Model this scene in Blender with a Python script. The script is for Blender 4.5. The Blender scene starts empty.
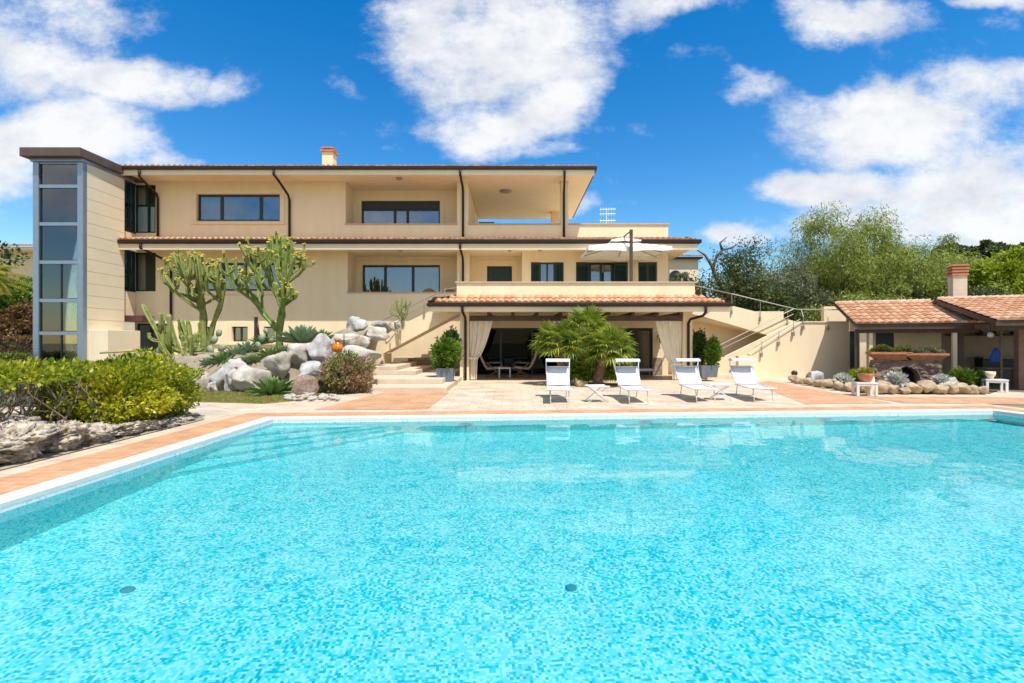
import bpy, math, random
import numpy as np
from mathutils import Vector, Matrix, noise

S = bpy.context.scene
COL = S.collection
rad = math.radians

# ---------------------------------------------------------------- camera
cd = bpy.data.cameras.new('camera')
cd.lens = 17.58; cd.sensor_width = 36; cd.clip_end = 5000; cd.clip_start = 0.05
cam = bpy.data.objects.new('camera', cd); COL.objects.link(cam)
cam.location = (0, 0, 1.5); cam.rotation_euler = (rad(90), 0, 0)
S.camera = cam

# ---------------------------------------------------------------- exposure
S.view_settings.view_transform = 'Standard'
S.view_settings.look = 'None'
S.view_settings.gamma = 1
S.view_settings.use_curve_mapping = False
S.view_settings.exposure = 0.76
S.cycles.use_denoising = True
S.cycles.max_bounces = 10
S.cycles.transparent_max_bounces = 12
S.cycles.caustics_refractive = True
S.cycles.caustics_reflective = False
S.cycles.sample_clamp_indirect = 6

# ---------------------------------------------------------------- sun
SV = Vector((0.26, -0.42, 1.0))
sl = bpy.data.lights.new('sun', 'SUN'); sl.energy = 3.5; sl.angle = rad(0.5); sl.color = (1.0, 0.955, 0.88)
sl.cycles.is_caustics_light = True
so = bpy.data.objects.new('sun', sl); COL.objects.link(so)
so.rotation_euler = SV.to_track_quat('Z', 'Y').to_euler(); so.location = (20, -30, 80)

# ---------------------------------------------------------------- sky
W = bpy.data.worlds.new('World'); S.world = W; W.use_nodes = True
wn = W.node_tree; N = wn.nodes; L = wn.links
def wnode(t, **k):
    n = N.new(t)
    for a, b in k.items(): setattr(n, a, b)
    return n
def wmath(op, a, b=None, c=None, clamp=False):
    n = N.new('ShaderNodeMath'); n.operation = op; n.use_clamp = clamp
    for i, v in enumerate((a, b, c)):
        if v is None: continue
        if isinstance(v, (int, float)): n.inputs[i].default_value = v
        else: L.new(v, n.inputs[i])
    return n.outputs[0]
sky = wnode('ShaderNodeTexSky', sky_type='NISHITA', sun_disc=False)
sky.sun_elevation = math.atan2(1.0, math.hypot(.26, .42)); sky.sun_rotation = math.atan2(.26, -.42)
sky.air_density = 1.2; sky.dust_density = 0.1; sky.ozone_density = 3.0; sky.altitude = 0
hs = wnode('ShaderNodeHueSaturation'); hs.inputs['Hue'].default_value = 0.503; hs.inputs['Saturation'].default_value = 1.46; hs.inputs['Value'].default_value = 1.2
L.new(sky.outputs[0], hs.inputs['Color'])
tc = wnode('ShaderNodeTexCoord')
sp = wnode('ShaderNodeSeparateXYZ'); L.new(tc.outputs['Generated'], sp.inputs[0])
ay = wmath('MAXIMUM', wmath('ABSOLUTE', sp.outputs[1]), 0.12)
uu = wmath('DIVIDE', sp.outputs[0], ay); vv = wmath('DIVIDE', sp.outputs[2], ay)
cb = wnode('ShaderNodeCombineXYZ'); L.new(uu, cb.inputs[0]); L.new(vv, cb.inputs[1])
cb2 = wnode('ShaderNodeCombineXYZ'); L.new(uu, cb2.inputs[0]); L.new(wmath('MULTIPLY', vv, 1.5), cb2.inputs[1])
def fbm(scale, detail, rough, vec, off=0.0):
    n = wnode('ShaderNodeTexNoise'); n.inputs['Scale'].default_value = scale; n.inputs['Detail'].default_value = detail
    n.inputs['Roughness'].default_value = rough
    m = wnode('ShaderNodeVectorMath', operation='ADD'); m.inputs[1].default_value = (off, off * .7, off * .3)
    L.new(vec, m.inputs[0]); L.new(m.outputs[0], n.inputs['Vector']); return n
wp = fbm(3.2, 4, .55, cb.outputs[0], 3.1)
wv = wnode('ShaderNodeVectorMath', operation='SUBTRACT'); L.new(wp.outputs['Color'], wv.inputs[0]); wv.inputs[1].default_value = (.5, .5, .5)
ws = wnode('ShaderNodeVectorMath', operation='SCALE'); L.new(wv.outputs[0], ws.inputs[0]); ws.inputs[3].default_value = .16
wa = wnode('ShaderNodeVectorMath', operation='ADD'); L.new(cb.outputs[0], wa.inputs[0]); L.new(ws.outputs[0], wa.inputs[1])
CLOUDS = [  # centre and half size in thousandths of the view's focal length x 500, strength
 (40, 15, 120, 42, 1.0), (150, 78, 105, 26, 1.0), (20, 62, 95, 48, .95), (70, 138, 110, 42, 1.1), (150, 158, 62, 24, .9), (0, 160, 70, 45, 1.0),
 (372, 62, 34, 12, .45), (338, 93, 36, 10, .5), (395, 148, 30, 8, .35),
 (505, 40, 125, 68, 1.15), (435, 25, 60, 40, .9), (490, 128, 66, 36, 1.0), (600, 20, 60, 34, .85), (555, 95, 55, 45, .9), (425, 8, 60, 28, .8), (545, 150, 45, 13, .7), (655, 3, 85, 17, .85), (640, 128, 40, 9, .35),
 (860, 16, 75, 28, 1.0), (808, 2, 40, 22, .7), (995, -2, 50, 10, .8), (746, 84, 42, 19, .72), (652, 138, 16, 9, .35), (748, 150, 16, 9, .55),
 (880, 125, 110, 42, 1.15), (832, 182, 80, 25, 1.05), (960, 98, 75, 34, .9), (1012, 92, 40, 32, .8), (990, 205, 130, 55, 1.1), (900, 225, 120, 34, .9), (738, 238, 38, 15, .9), (588, 206, 18, 14, .75),
 (1150, 120, 120, 90, 1.0), (-160, 60, 140, 90, 1.0), (300, -160, 220, 90, .9), (800, -220, 260, 110, .9),
]
acc = None
for cx, cy, rx, ry, st in CLOUDS:
    m = wnode('ShaderNodeVectorMath', operation='MULTIPLY_ADD')
    sx, sy = 500.0 / rx, 500.0 / ry
    m.inputs[1].default_value = (sx, sy, 0); m.inputs[2].default_value = (-(cx - 512) / 500 * sx, -(341.5 - cy) / 500 * sy, 0)
    L.new(wa.outputs[0], m.inputs[0])
    d = wnode('ShaderNodeVectorMath', operation='DOT_PRODUCT'); L.new(m.outputs[0], d.inputs[0]); L.new(m.outputs[0], d.inputs[1])
    v = wmath('MULTIPLY_ADD', d.outputs['Value'], -.55 * st, st)
    v = wmath('MAXIMUM', v, 0.0)
    acc = v if acc is None else wmath('SMOOTH_MAX', acc, v, .25)
big = fbm(4.6, 12, .67, cb2.outputs[0], 7.7)
acc = wmath('ADD', acc, wmath('MULTIPLY', wmath('MULTIPLY', sp.outputs[1], -3.0, clamp=True), .42))   # unseen cloud veil added behind the viewer: fills facade shade, pales window reflections
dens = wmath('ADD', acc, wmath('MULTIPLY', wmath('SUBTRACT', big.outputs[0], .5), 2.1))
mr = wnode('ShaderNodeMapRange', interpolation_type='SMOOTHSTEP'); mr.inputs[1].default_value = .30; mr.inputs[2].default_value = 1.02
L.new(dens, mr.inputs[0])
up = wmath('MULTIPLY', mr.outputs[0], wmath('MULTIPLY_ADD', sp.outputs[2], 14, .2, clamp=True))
# grey undersides: thicker parts are greyer low down
sh = fbm(6.0, 9, .62, cb2.outputs[0], 8.05)
shv = wmath('SUBTRACT', wmath('MULTIPLY', wmath('SUBTRACT', sh.outputs[0], .44), 2.3), 0.0, clamp=True)
cr = wnode('ShaderNodeMixRGB'); cr.inputs[1].default_value = (6.9, 6.95, 7.0, 1); cr.inputs[2].default_value = (3.7, 4.15, 4.9, 1); L.new(shv, cr.inputs[0])
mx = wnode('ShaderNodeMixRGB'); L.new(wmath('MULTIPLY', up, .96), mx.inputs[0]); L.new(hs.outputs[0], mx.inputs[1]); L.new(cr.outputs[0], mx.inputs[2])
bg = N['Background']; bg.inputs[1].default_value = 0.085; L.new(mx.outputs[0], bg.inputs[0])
W.cycles.sampling_method = 'MANUAL'; W.cycles.sample_map_resolution = 1024

# ---------------------------------------------------------------- helpers
ORG = {}
def P(px, py, d):            # a point of the place seen at (px, py), d metres ahead
    return Vector(((px - 512) * d / 500, d, 1.5 + (341.5 - py) * d / 500))
def G(px, py, z=0.0):        # a point of the ground plane
    d = (1.5 - z) * 500 / (py - 341.5)
    return ((px - 512) * d / 500, d)
def tag(o, label=None, cat=None, group=None, kind=None):
    if label: o['label'] = label
    if cat: o['category'] = cat
    if group: o['group'] = group
    if kind: o['kind'] = kind
    return o
def empty(name, loc, label, cat, group=None):
    o = bpy.data.objects.new(name, None); COL.objects.link(o); o.location = loc; o.empty_display_size = .2
    ORG[o.name] = Vector(loc); return tag(o, label, cat, group)
def link_mesh(name, me, mats, parent, org, smooth):
    for m in (mats if isinstance(mats, (list, tuple)) else [mats]): me.materials.append(m)
    if smooth: me.shade_smooth()
    o = bpy.data.objects.new(name, me); COL.objects.link(o)
    if parent is not None: o.parent = parent; ORG[o.name] = ORG[parent.name]
    else: o.location = org; ORG[o.name] = Vector(org)
    return o
class MB:
    def __init__(s, xf=None): s.v = []; s.f = []; s.r = []; s.xf = xf; s.cur = 0.0
    def add(s, vs, fs, r=None):
        b = len(s.v); s.v += [tuple(v) for v in vs]; s.f += [tuple(i + b for i in f) for f in fs]
        s.r += [s.cur if r is None else r] * len(fs); return s
    def box(s, x0, x1, y0, y1, z0, z1):
        return s.add([(x0,y0,z0),(x1,y0,z0),(x1,y1,z0),(x0,y1,z0),(x0,y0,z1),(x1,y0,z1),(x1,y1,z1),(x0,y1,z1)],
                     [(0,3,2,1),(4,5,6,7),(0,1,5,4),(1,2,6,5),(2,3,7,6),(3,0,4,7)])
    def quad(s, a, b, c, d): return s.add([a, b, c, d], [(0, 1, 2, 3)])
    def prism(s, poly, lo, hi, axis='z'):      # poly in the two other axes, extruded lo..hi
        n = len(poly)
        def mk(p, t):
            return (p[0], p[1], t) if axis == 'z' else ((p[0], t, p[1]) if axis == 'y' else (t, p[0], p[1]))
        vs = [mk(p, lo) for p in poly] + [mk(p, hi) for p in poly]
        return s.add(vs, [tuple(range(n))[::-1], tuple(range(n, 2 * n))] + [(i, (i + 1) % n, n + (i + 1) % n, n + i) for i in range(n)])
    def tube(s, pts, r, n=8, cap=True, star=0.0, rib=0):
        pts = [Vector(p) for p in pts]; m = len(pts)
        rr = r if isinstance(r, (list, tuple)) else [r] * m
        vs = []; ref = None
        for i, p in enumerate(pts):
            t = (pts[min(i + 1, m - 1)] - pts[max(i - 1, 0)])
            t = t.normalized() if t.length > 1e-9 else Vector((0, 0, 1))
            if ref is None: ref = t.orthogonal().normalized()
            ref = (ref - t * ref.dot(t)).normalized() if (ref - t * ref.dot(t)).length > 1e-6 else t.orthogonal().normalized()
            b = t.cross(ref)
            for k in range(n):
                a = 2 * math.pi * k / n
                q = rr[i] * (1 - (star if k % 2 else 0))
                vs.append(p + ref * math.cos(a) * q + b * math.sin(a) * q)
        fs = [(i * n + k, i * n + (k + 1) % n, (i + 1) * n + (k + 1) % n, (i + 1) * n + k) for i in range(m - 1) for k in range(n)]
        if cap: fs += [tuple(range(n))[::-1], tuple(range((m - 1) * n, m * n))]
        return s.add(vs, fs)
    def lathe(s, prof, c, n=20):               # prof: (radius, z)
        vs = []; m = len(prof)
        for r, z in prof:
            for k in range(n):
                a = 2 * math.pi * k / n; vs.append((c[0] + r * math.cos(a), c[1] + r * math.sin(a), c[2] + z))
        fs = [(i * n + k, i * n + (k + 1) % n, (i + 1) * n + (k + 1) % n, (i + 1) * n + k) for i in range(m - 1) for k in range(n)]
        fs += [tuple(range(n))[::-1], tuple(range((m - 1) * n, m * n))]
        return s.add(vs, fs)
    def build(s, name, mats, parent=None, smooth=False, bevel=0, org=None, rnd=False):
        v = [s.xf(p) for p in s.v] if s.xf else s.v
        a = np.array(v, dtype=float)
        if parent is not None: o3 = np.array(ORG[parent.name])
        elif org is not None: o3 = np.array(org, dtype=float)
        else: o3 = np.array([(a[:, 0].min() + a[:, 0].max()) / 2, (a[:, 1].min() + a[:, 1].max()) / 2, a[:, 2].min()])
        me = bpy.data.meshes.new(name); me.from_pydata((a - o3).tolist(), [], s.f)
        if rnd:
            at = me.attributes.new('rnd', 'FLOAT', 'FACE'); at.data.foreach_set('value', s.r)
        o = link_mesh(name, me, mats, parent, tuple(o3), smooth)
        if bevel:
            b = o.modifiers.new('bevel', 'BEVEL'); b.width = bevel; b.segments = 2; b.limit_method = 'ANGLE'
        return o
def copy_tree(o, parent=None):
    c = o.copy(); COL.objects.link(c)
    if parent is not None: c.parent = parent
    for ch in list(o.children):
        copy_tree(ch, c)
    return c

# ---------------------------------------------------------------- materials
def mat(name, col, rough=.7, var=.12, scale=3.0, bump=0.0, bscale=60.0, spec=.5, metal=0.0, col2=None, detail=6, transl=None, stain=None):
    m = bpy.data.materials.new(name); m.use_nodes = True; nt = m.node_tree; n = nt.nodes; l = nt.links
    b = n['Principled BSDF']; b.inputs['Roughness'].default_value = rough; b.inputs['Specular IOR Level'].default_value = spec; b.inputs['Metallic'].default_value = metal
    tcn = n.new('ShaderNodeTexCoord')
    nz = n.new('ShaderNodeTexNoise'); nz.inputs['Scale'].default_value = scale; nz.inputs['Detail'].default_value = detail; nz.inputs['Roughness'].default_value = .6
    l.new(tcn.outputs['Object'], nz.inputs['Vector'])
    r = n.new('ShaderNodeValToRGB'); e = r.color_ramp.elements
    c2 = col2 or tuple(min(1, c * (1 + var)) for c in col); c1 = col if col2 else tuple(c * (1 - var) for c in col)
    e[0].position = .3; e[0].color = (*c1, 1); e[1].position = .7; e[1].color = (*c2, 1)
    l.new(nz.outputs[0], r.inputs[0]); last = r.outputs[0]
    if stain:
        mp = n.new('ShaderNodeMapping'); mp.inputs['Scale'].default_value = (2.6, 2.6, .6); l.new(tcn.outputs['Object'], mp.inputs[0])
        n2 = n.new('ShaderNodeTexNoise'); n2.inputs['Scale'].default_value = 1.0; n2.inputs['Detail'].default_value = 8; l.new(mp.outputs[0], n2.inputs['Vector'])
        r2 = n.new('ShaderNodeValToRGB'); r2.color_ramp.elements[0].position = .45; r2.color_ramp.elements[0].color = (1, 1, 1, 1)
        r2.color_ramp.elements[1].position = .75; r2.color_ramp.elements[1].color = (*stain, 1); l.new(n2.outputs[0], r2.inputs[0])
        mm = n.new('ShaderNodeMixRGB'); mm.blend_type = 'MULTIPLY'; mm.inputs[0].default_value = 1; l.new(last, mm.inputs[1]); l.new(r2.outputs[0], mm.inputs[2]); last = mm.outputs[0]
    l.new(last, b.inputs['Base Color'])
    if bump:
        nb = n.new('ShaderNodeTexNoise'); nb.inputs['Scale'].default_value = bscale; nb.inputs['Detail'].default_value = 5; l.new(tcn.outputs['Object'], nb.inputs['Vector'])
        bp = n.new('ShaderNodeBump'); bp.inputs['Strength'].default_value = bump; bp.inputs['Distance'].default_value = .02; l.new(nb.outputs[0], bp.inputs['Height']); l.new(bp.outputs[0], b.inputs['Normal'])
    return m
def leafmat(name, cols, rough=.5, transl=.35):
    m = bpy.data.materials.new(name); m.use_nodes = True; nt = m.node_tree; n = nt.nodes; l = nt.links
    b = n['Principled BSDF']; b.inputs['Roughness'].default_value = rough; b.inputs['Specular IOR Level'].default_value = .35
    g = n.new('ShaderNodeNewGeometry'); r = n.new('ShaderNodeValToRGB'); e = r.color_ramp.elements
    e[0].position = 0; e[0].color = (*cols[0], 1); e[1].position = 1; e[1].color = (*cols[-1], 1)
    for i, c in enumerate(cols[1:-1]):
        q = e.new((i + 1) / (len(cols) - 1)); q.color = (*c, 1)
    tcn = n.new('ShaderNodeTexCoord'); nz = n.new('ShaderNodeTexNoise'); nz.inputs['Scale'].default_value = 1.1; nz.inputs['Detail'].default_value = 3; l.new(tcn.outputs['Object'], nz.inputs['Vector'])
    a = n.new('ShaderNodeMath'); a.operation = 'MULTIPLY_ADD'; a.inputs[1].default_value = 1.5; a.inputs[2].default_value = -.5; l.new(nz.outputs[0], a.inputs[0])
    a2 = n.new('ShaderNodeMath'); a2.operation = 'MULTIPLY_ADD'; a2.inputs[1].default_value = .55; l.new(g.outputs['Random Per Island'], a2.inputs[0]); l.new(a.outputs[0], a2.inputs[2])
    l.new(a2.outputs[0], r.inputs[0]); l.new(r.outputs[0], b.inputs['Base Color'])
    t = n.new('ShaderNodeBsdfTranslucent'); l.new(r.outputs[0], t.inputs[0]); mxs = n.new('ShaderNodeMixShader'); mxs.inputs[0].default_value = transl
    l.new(b.outputs[0], mxs.inputs[1]); l.new(t.outputs[0], mxs.inputs[2]); l.new(mxs.outputs[0], n['Material Output'].inputs[0])
    return m
def glassmat(name, tint=(.55, .62, .66), base=.10, rough=.01):
    m = bpy.data.materials.new(name); m.use_nodes = True; nt = m.node_tree; n = nt.nodes; l = nt.links; n.remove(n['Principled BSDF'])
    t = n.new('ShaderNodeBsdfTransparent'); t.inputs[0].default_value = (*tint, 1)
    g = n.new('ShaderNodeBsdfGlossy'); g.inputs['Roughness'].default_value = rough; g.inputs[0].default_value = (.95, .97, 1, 1)
    f = n.new('ShaderNodeFresnel'); f.inputs[0].default_value = 1.5
    a = n.new('ShaderNodeMath'); a.operation = 'ADD'; a.inputs[1].default_value = base; a.use_clamp = True; l.new(f.outputs[0], a.inputs[0])
    mxs = n.new('ShaderNodeMixShader'); l.new(a.outputs[0], mxs.inputs[0]); l.new(t.outputs[0], mxs.inputs[1]); l.new(g.outputs[0], mxs.inputs[2]); l.new(mxs.outputs[0], n['Material Output'].inputs[0])
    return m
def tilemat(name, c1, c2, c3):
    m = bpy.data.materials.new(name); m.use_nodes = True; nt = m.node_tree; n = nt.nodes; l = nt.links
    b = n['Principled BSDF']; b.inputs['Roughness'].default_value = .8
    at = n.new('ShaderNodeAttribute'); at.attribute_name = 'rnd'
    r = n.new('ShaderNodeValToRGB'); e = r.color_ramp.elements; e[0].color = (*c1, 1); e[1].color = (*c3, 1); q = e.new(.5); q.color = (*c2, 1)
    l.new(at.outputs['Fac'], r.inputs[0])
    tcn = n.new('ShaderNodeTexCoord'); nz = n.new('ShaderNodeTexNoise'); nz.inputs['Scale'].default_value = 9; nz.inputs['Detail'].default_value = 7; l.new(tcn.outputs['Object'], nz.inputs['Vector'])
    r2 = n.new('ShaderNodeValToRGB'); r2.color_ramp.elements[0].position = .32; r2.color_ramp.elements[0].color = (.62, .6, .58, 1); r2.color_ramp.elements[1].position = .6; r2.color_ramp.elements[1].color = (1, 1, 1, 1); l.new(nz.outputs[0], r2.inputs[0])
    mm = n.new('ShaderNodeMixRGB'); mm.blend_type = 'MULTIPLY'; mm.inputs[0].default_value = .8; l.new(r.outputs[0], mm.inputs[1]); l.new(r2.outputs[0], mm.inputs[2]); l.new(mm.outputs[0], b.inputs['Base Color'])
    return m
def brickmat(name, c1, c2, mortar, bw, bh, off=.5, ms=.012, rough=.7, rotz=0, axis='xy', scale=1.0):
    m = bpy.data.materials.new(name); m.use_nodes = True; nt = m.node_tree; n = nt.nodes; l = nt.links
    b = n['Principled BSDF']; b.inputs['Roughness'].default_value = rough
    g = n.new('ShaderNodeNewGeometry'); mp = n.new('ShaderNodeMapping'); mp.vector_type = 'POINT'
    mp.inputs['Rotation'].default_value = (0, 0, rotz) if axis == 'xy' else (rad(90), 0, 0)
    l.new(g.outputs['Position'], mp.inputs[0])
    br = n.new('ShaderNodeTexBrick'); br.offset = off; br.inputs['Color1'].default_value = (*c1, 1); br.inputs['Color2'].default_value = (*c2, 1); br.inputs['Mortar'].default_value = (*mortar, 1)
    br.inputs['Scale'].default_value = 1; br.inputs['Mortar Size'].default_value = ms; br.inputs['Brick Width'].default_value = bw; br.inputs['Row Height'].default_value = bh; br.inputs['Mortar Smooth'].default_value = .3
    l.new(mp.outputs[0], br.inputs['Vector'])
    nz = n.new('ShaderNodeTexNoise'); nz.inputs['Scale'].default_value = 1.3; nz.inputs['Detail'].default_value = 9; nz.inputs['Roughness'].default_value = .65; l.new(g.outputs['Position'], nz.inputs['Vector'])
    r2 = n.new('ShaderNodeValToRGB'); r2.color_ramp.elements[0].position = .3; r2.color_ramp.elements[0].color = (.70, .67, .64, 1); r2.color_ramp.elements[1].position = .62; r2.color_ramp.elements[1].color = (1, 1, 1, 1); l.new(nz.outputs[0], r2.inputs[0])
    mm = n.new('ShaderNodeMixRGB'); mm.blend_type = 'MULTIPLY'; mm.inputs[0].default_value = 1; l.new(br.outputs[0], mm.inputs[1]); l.new(r2.outputs[0], mm.inputs[2]); l.new(mm.outputs[0], b.inputs['Base Color'])
    return m

M = {}
M['wall'] = mat('cream stucco', (.84, .68, .455), .85, .05, .8, .4, 90, col2=(.88, .73, .50), stain=(.94, .925, .90))
M['wall_pale'] = mat('pale cream trim', (.82, .68, .47), .8, .04, 2)
M['trim'] = mat('light window surround', (.84, .66, .43), .75, .05, 3)
M['soffit'] = mat('pale soffit paint', (.86, .71, .50), .85, .04, 1.5)
M['coping_brown'] = mat('weathered wall coping', (.50, .38, .28), .7, .15, 6)
M['gutter'] = mat('dark brown gutter metal', (.030, .017, .013), .5, .15, 5, spec=.2)
M['roofcap'] = mat('brown metal cap', (.10, .065, .05), .5, .2, 3)
M['alu'] = mat('blue grey aluminium', (.27, .34, .42), .35, .06, 4, metal=.6)
M['frame'] = mat('dark green window frame', (.010, .022, .024), .4, .2, 8)
M['shutter'] = mat('dark green shutter', (.008, .034, .032), .5, .2, 8)
M['glass'] = glassmat('window glass', base=.14)
M['glass_tower'] = glassmat('tower glass', tint=(.90, .93, .86), base=.10)
M['glass_dark'] = glassmat('dark tinted glass', tint=(.10, .12, .12), base=-.03)
M['glass_clear'] = glassmat('clear corner glass', tint=(.92, .95, .94), base=-.01)
M['blind'] = mat('pale window blind', (.78, .86, .90), .9, .05, 3)
M['curtain_blue'] = mat('blue grey curtain', (.16, .25, .34), .9, .1, 4)
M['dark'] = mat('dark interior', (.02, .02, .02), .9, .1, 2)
M['tile'] = tilemat('terracotta roof tile', (.50, .24, .115), (.60, .32, .17), (.70, .43, .26))
M['ridge'] = tilemat('pale ridge tile', (.55, .38, .28), (.66, .48, .36), (.74, .58, .46))
M['terra'] = mat('terracotta', (.50, .21, .11), .8, .2, 8)
M['stone_plinth'] = brickmat('rough stone plinth', (.30, .22, .15), (.42, .32, .23), (.20, .16, .12), .45, .22, axis='xz')
M['wood_dark'] = mat('dark stained wood', (.075, .045, .03), .6, .3, 5)
M['wood_mid'] = mat('brown stained wood', (.20, .12, .075), .6, .25, 5)
M['chimney'] = mat('pinkish chimney plaster', (.72, .60, .47), .85, .08, 2, stain=(.85, .80, .76))
M['white'] = mat('white paint', (.72, .72, .71), .4, .03, 5)
M['sling'] = mat('white mesh fabric', (.64, .64, .65), .7, .03, 20)
M['canvas'] = mat('cream canvas', (.85, .80, .70), .85, .05, 3)
M['curtain'] = mat('beige curtain fabric', (.78, .69, .54), .9, .06, 4)
M['steel'] = mat('brushed steel', (.36, .32, .27), .4, .08, 8, metal=.5)
M['planter'] = mat('grey blue planter', (.13, .16, .19), .6, .15, 6)
M['rock'] = mat('pale grey limestone', (.42, .38, .32), .95, .2, 4.5, 1.0, 12, col2=(.56, .52, .46), stain=(.50, .43, .35), detail=10)
M['rock_grey'] = mat('grey limestone', (.27, .26, .25), .95, .2, 4, 1.0, 11, col2=(.58, .56, .53), stain=(.6, .55, .48), detail=10)
M['rock_tan'] = mat('tan fieldstone', (.33, .23, .13), .95, .2, 7, 1.0, 16, col2=(.56, .44, .29), detail=9, stain=(.8, .74, .66))
M['rock_coral'] = mat('porous coral rock', (.13, .09, .06), .98, .2, 17, 1.0, 34, col2=(.68, .59, .46), detail=12)
M['soil'] = mat('dry soil', (.14, .10, .065), .95, .3, 6, .8, 20)
M['bark'] = mat('grey brown bark', (.13, .10, .075), .9, .3, 8, .8, 20)
M['palmbark'] = mat('fibrous palm trunk', (.20, .12, .075), .95, .35, 12, 1.0, 30)
M['rattan'] = mat('orange brown wicker', (.42, .21, .09), .7, .2, 30)
M['cushion'] = mat('beige cushion', (.48, .40, .31), .9, .08, 6)
M['blue'] = mat('bright blue cloth', (.02, .09, .42), .7, .2, 9)
M['black'] = mat('black metal', (.015, .015, .016), .5, .2, 9)

# ================================================================ POOL AND GROUND
def inset(poly, d):           # move every edge of a quad outwards by d (or by a list of four)
    n = len(poly); out = []
    ds = d if isinstance(d, (list, tuple)) else [d] * n
    c = Vector((sum(p[0] for p in poly) / n, sum(p[1] for p in poly) / n))
    lines = []
    for i in range(n):
        a = Vector(poly[i]); b = Vector(poly[(i + 1) % n]); t = (b - a).normalized(); nn = Vector((t.y, -t.x))
        if nn.dot((a + b) / 2 - c) < 0: nn = -nn
        lines.append((a + nn * ds[i], t))
    for i in range(n):
        (p, t), (q, s) = lines[i - 1], lines[i]
        den = t.x * s.y - t.y * s.x; k = ((q.x - p.x) * s.y - (q.y - p.y) * s.x) / den
        out.append(tuple(p + t * k))
    return out
POOL = [(-4.58, 9.6), (10.35, 10.75), (13.2, -6.0), (-4.85, -6.0)]      # far-left, far-right, near-right, near-left
ZW, ZF = -.07, -1.2
def ring(mb, inner, outer, z, z2=None):
    for i in range(4):
        j = (i + 1) % 4
        mb.quad((*inner[i], z), (*inner[j], z), (*outer[j], z), (*outer[i], z))
    return mb

# mosaic lining
mm_ = bpy.data.materials.new('pool mosaic'); mm_.use_nodes = True; nt = mm_.node_tree; n = nt.nodes; l = nt.links
b = n['Principled BSDF']; b.inputs['Roughness'].default_value = .35
g = n.new('ShaderNodeNewGeometry'); mp = n.new('ShaderNodeMapping'); mp.inputs['Rotation'].default_value = (0, 0, rad(-4.7)); mp.inputs['Location'].default_value = (.003, .003, .003); l.new(g.outputs['Position'], mp.inputs[0])
sn = n.new('ShaderNodeVectorMath'); sn.operation = 'SNAP'; sn.inputs[1].default_value = (.021,) * 3; l.new(mp.outputs[0], sn.inputs[0])
w1 = n.new('ShaderNodeTexWhiteNoise'); l.new(sn.outputs[0], w1.inputs[0])
nz = n.new('ShaderNodeTexNoise'); nz.inputs['Scale'].default_value = 7; nz.inputs['Detail'].default_value = 3; l.new(sn.outputs[0], nz.inputs['Vector'])
ad = n.new('ShaderNodeMath'); ad.operation = 'MULTIPLY_ADD'; ad.inputs[1].default_value = .55; l.new(nz.outputs[0], ad.inputs[0])
m2 = n.new('ShaderNodeMath'); m2.operation = 'MULTIPLY'; m2.inputs[1].default_value = .72; l.new(w1.outputs[0], m2.inputs[0]); l.new(m2.outputs[0], ad.inputs[2])
r = n.new('ShaderNodeValToRGB'); r.color_ramp.interpolation = 'CONSTANT'; e = r.color_ramp.elements
e[0].position = 0; e[0].color = (.0, .54, .64, 1); e[1].position = .36; e[1].color = (.03, .70, .78, 1)
q = e.new(.47); q.color = (.26, .83, .84, 1); q = e.new(.76); q.color = (.60, .90, .90, 1)
l.new(ad.outputs[0], r.inputs[0]); l.new(r.outputs[0], b.inputs['Base Color'])
M['mosaic'] = mm_
mb = MB()
ins = POOL
mb.quad(*[(*p, ZF) for p in ins])
for i in range(4):
    j = (i + 1) % 4; mb.quad((*ins[i], ZF), (*ins[j], ZF), (*ins[j], -.09), (*ins[i], -.09))
# corner steps fanning from the far wall
A = Vector(POOL[0]); fu = (Vector(POOL[1]) - A).normalized(); lu = (Vector(POOL[3]) - A).normalized()
for k, (a_, b_, zz) in enumerate(((.9, 1.75, -.38), (1.55, 2.0, -.58), (2.2, 2.25, -.78), (2.85, 2.5, -.98))):
    p1 = A + lu * a_; p2 = A + fu * b_
    poly = [tuple(A + Vector((.004, -.004))), tuple(p1 + Vector((.004, 0))), tuple(p2 + Vector((0, -.004)))]
    mb.prism(poly, ZF + .001 * k, zz, 'z')
basin = mb.build('pool_basin', M['mosaic'], org=(3, 3, ZF)); tag(basin, kind='structure'); basin.cycles.is_caustics_receiver = True
m3 = mm_.copy(); m3.name = 'waterline mosaic'
for nn_ in m3.node_tree.nodes:
    if nn_.type == 'VALTORGB':
        for e_, c_ in zip(nn_.color_ramp.elements, ((.42, .62, .66, 1), (.70, .74, .74, 1), (.76, .77, .75, 1), (.78, .78, .76, 1))): e_.color = c_
mb = MB()
for i in range(4):
    j = (i + 1) % 4; mb.quad((*ins[i], -.0895), (*ins[j], -.0895), (*ins[j], -.03), (*ins[i], -.03))
tag(mb.build('waterline_tiles', m3, org=(3, 3, -.13)), kind='structure')
# water: waves on a closed body with absorption
nx, ny = 250, 260
X0, X1, Y0, Y1 = -5.4, 13.4, -6.3, 10.9
random.seed(5)
WV = [(random.uniform(0, 6.28), lam, random.uniform(0, 6.28)) for lam in (.22, .26, .3, .34, .4, .45, .52, .6, .7, .85, 1.0, 1.3, 1.9)]
xs = np.linspace(X0, X1, nx + 1); ys = np.linspace(Y0, Y1, ny + 1); XX, YY = np.meshgrid(xs, ys)
H = np.zeros_like(XX)
for a_, lam, ph in WV:
    H += .00050 * lam ** .75 * np.sin(6.283 / lam * (XX * math.cos(a_) + YY * math.sin(a_)) + ph + .8 * np.sin(XX * .9 + YY * .6 + ph))
ZZ = ZW + H
vs = np.stack([XX, YY, ZZ], -1).reshape(-1, 3) - np.array([3, 3, ZW])
idx = np.arange((nx + 1) * (ny + 1)).reshape(ny + 1, nx + 1)
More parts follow.
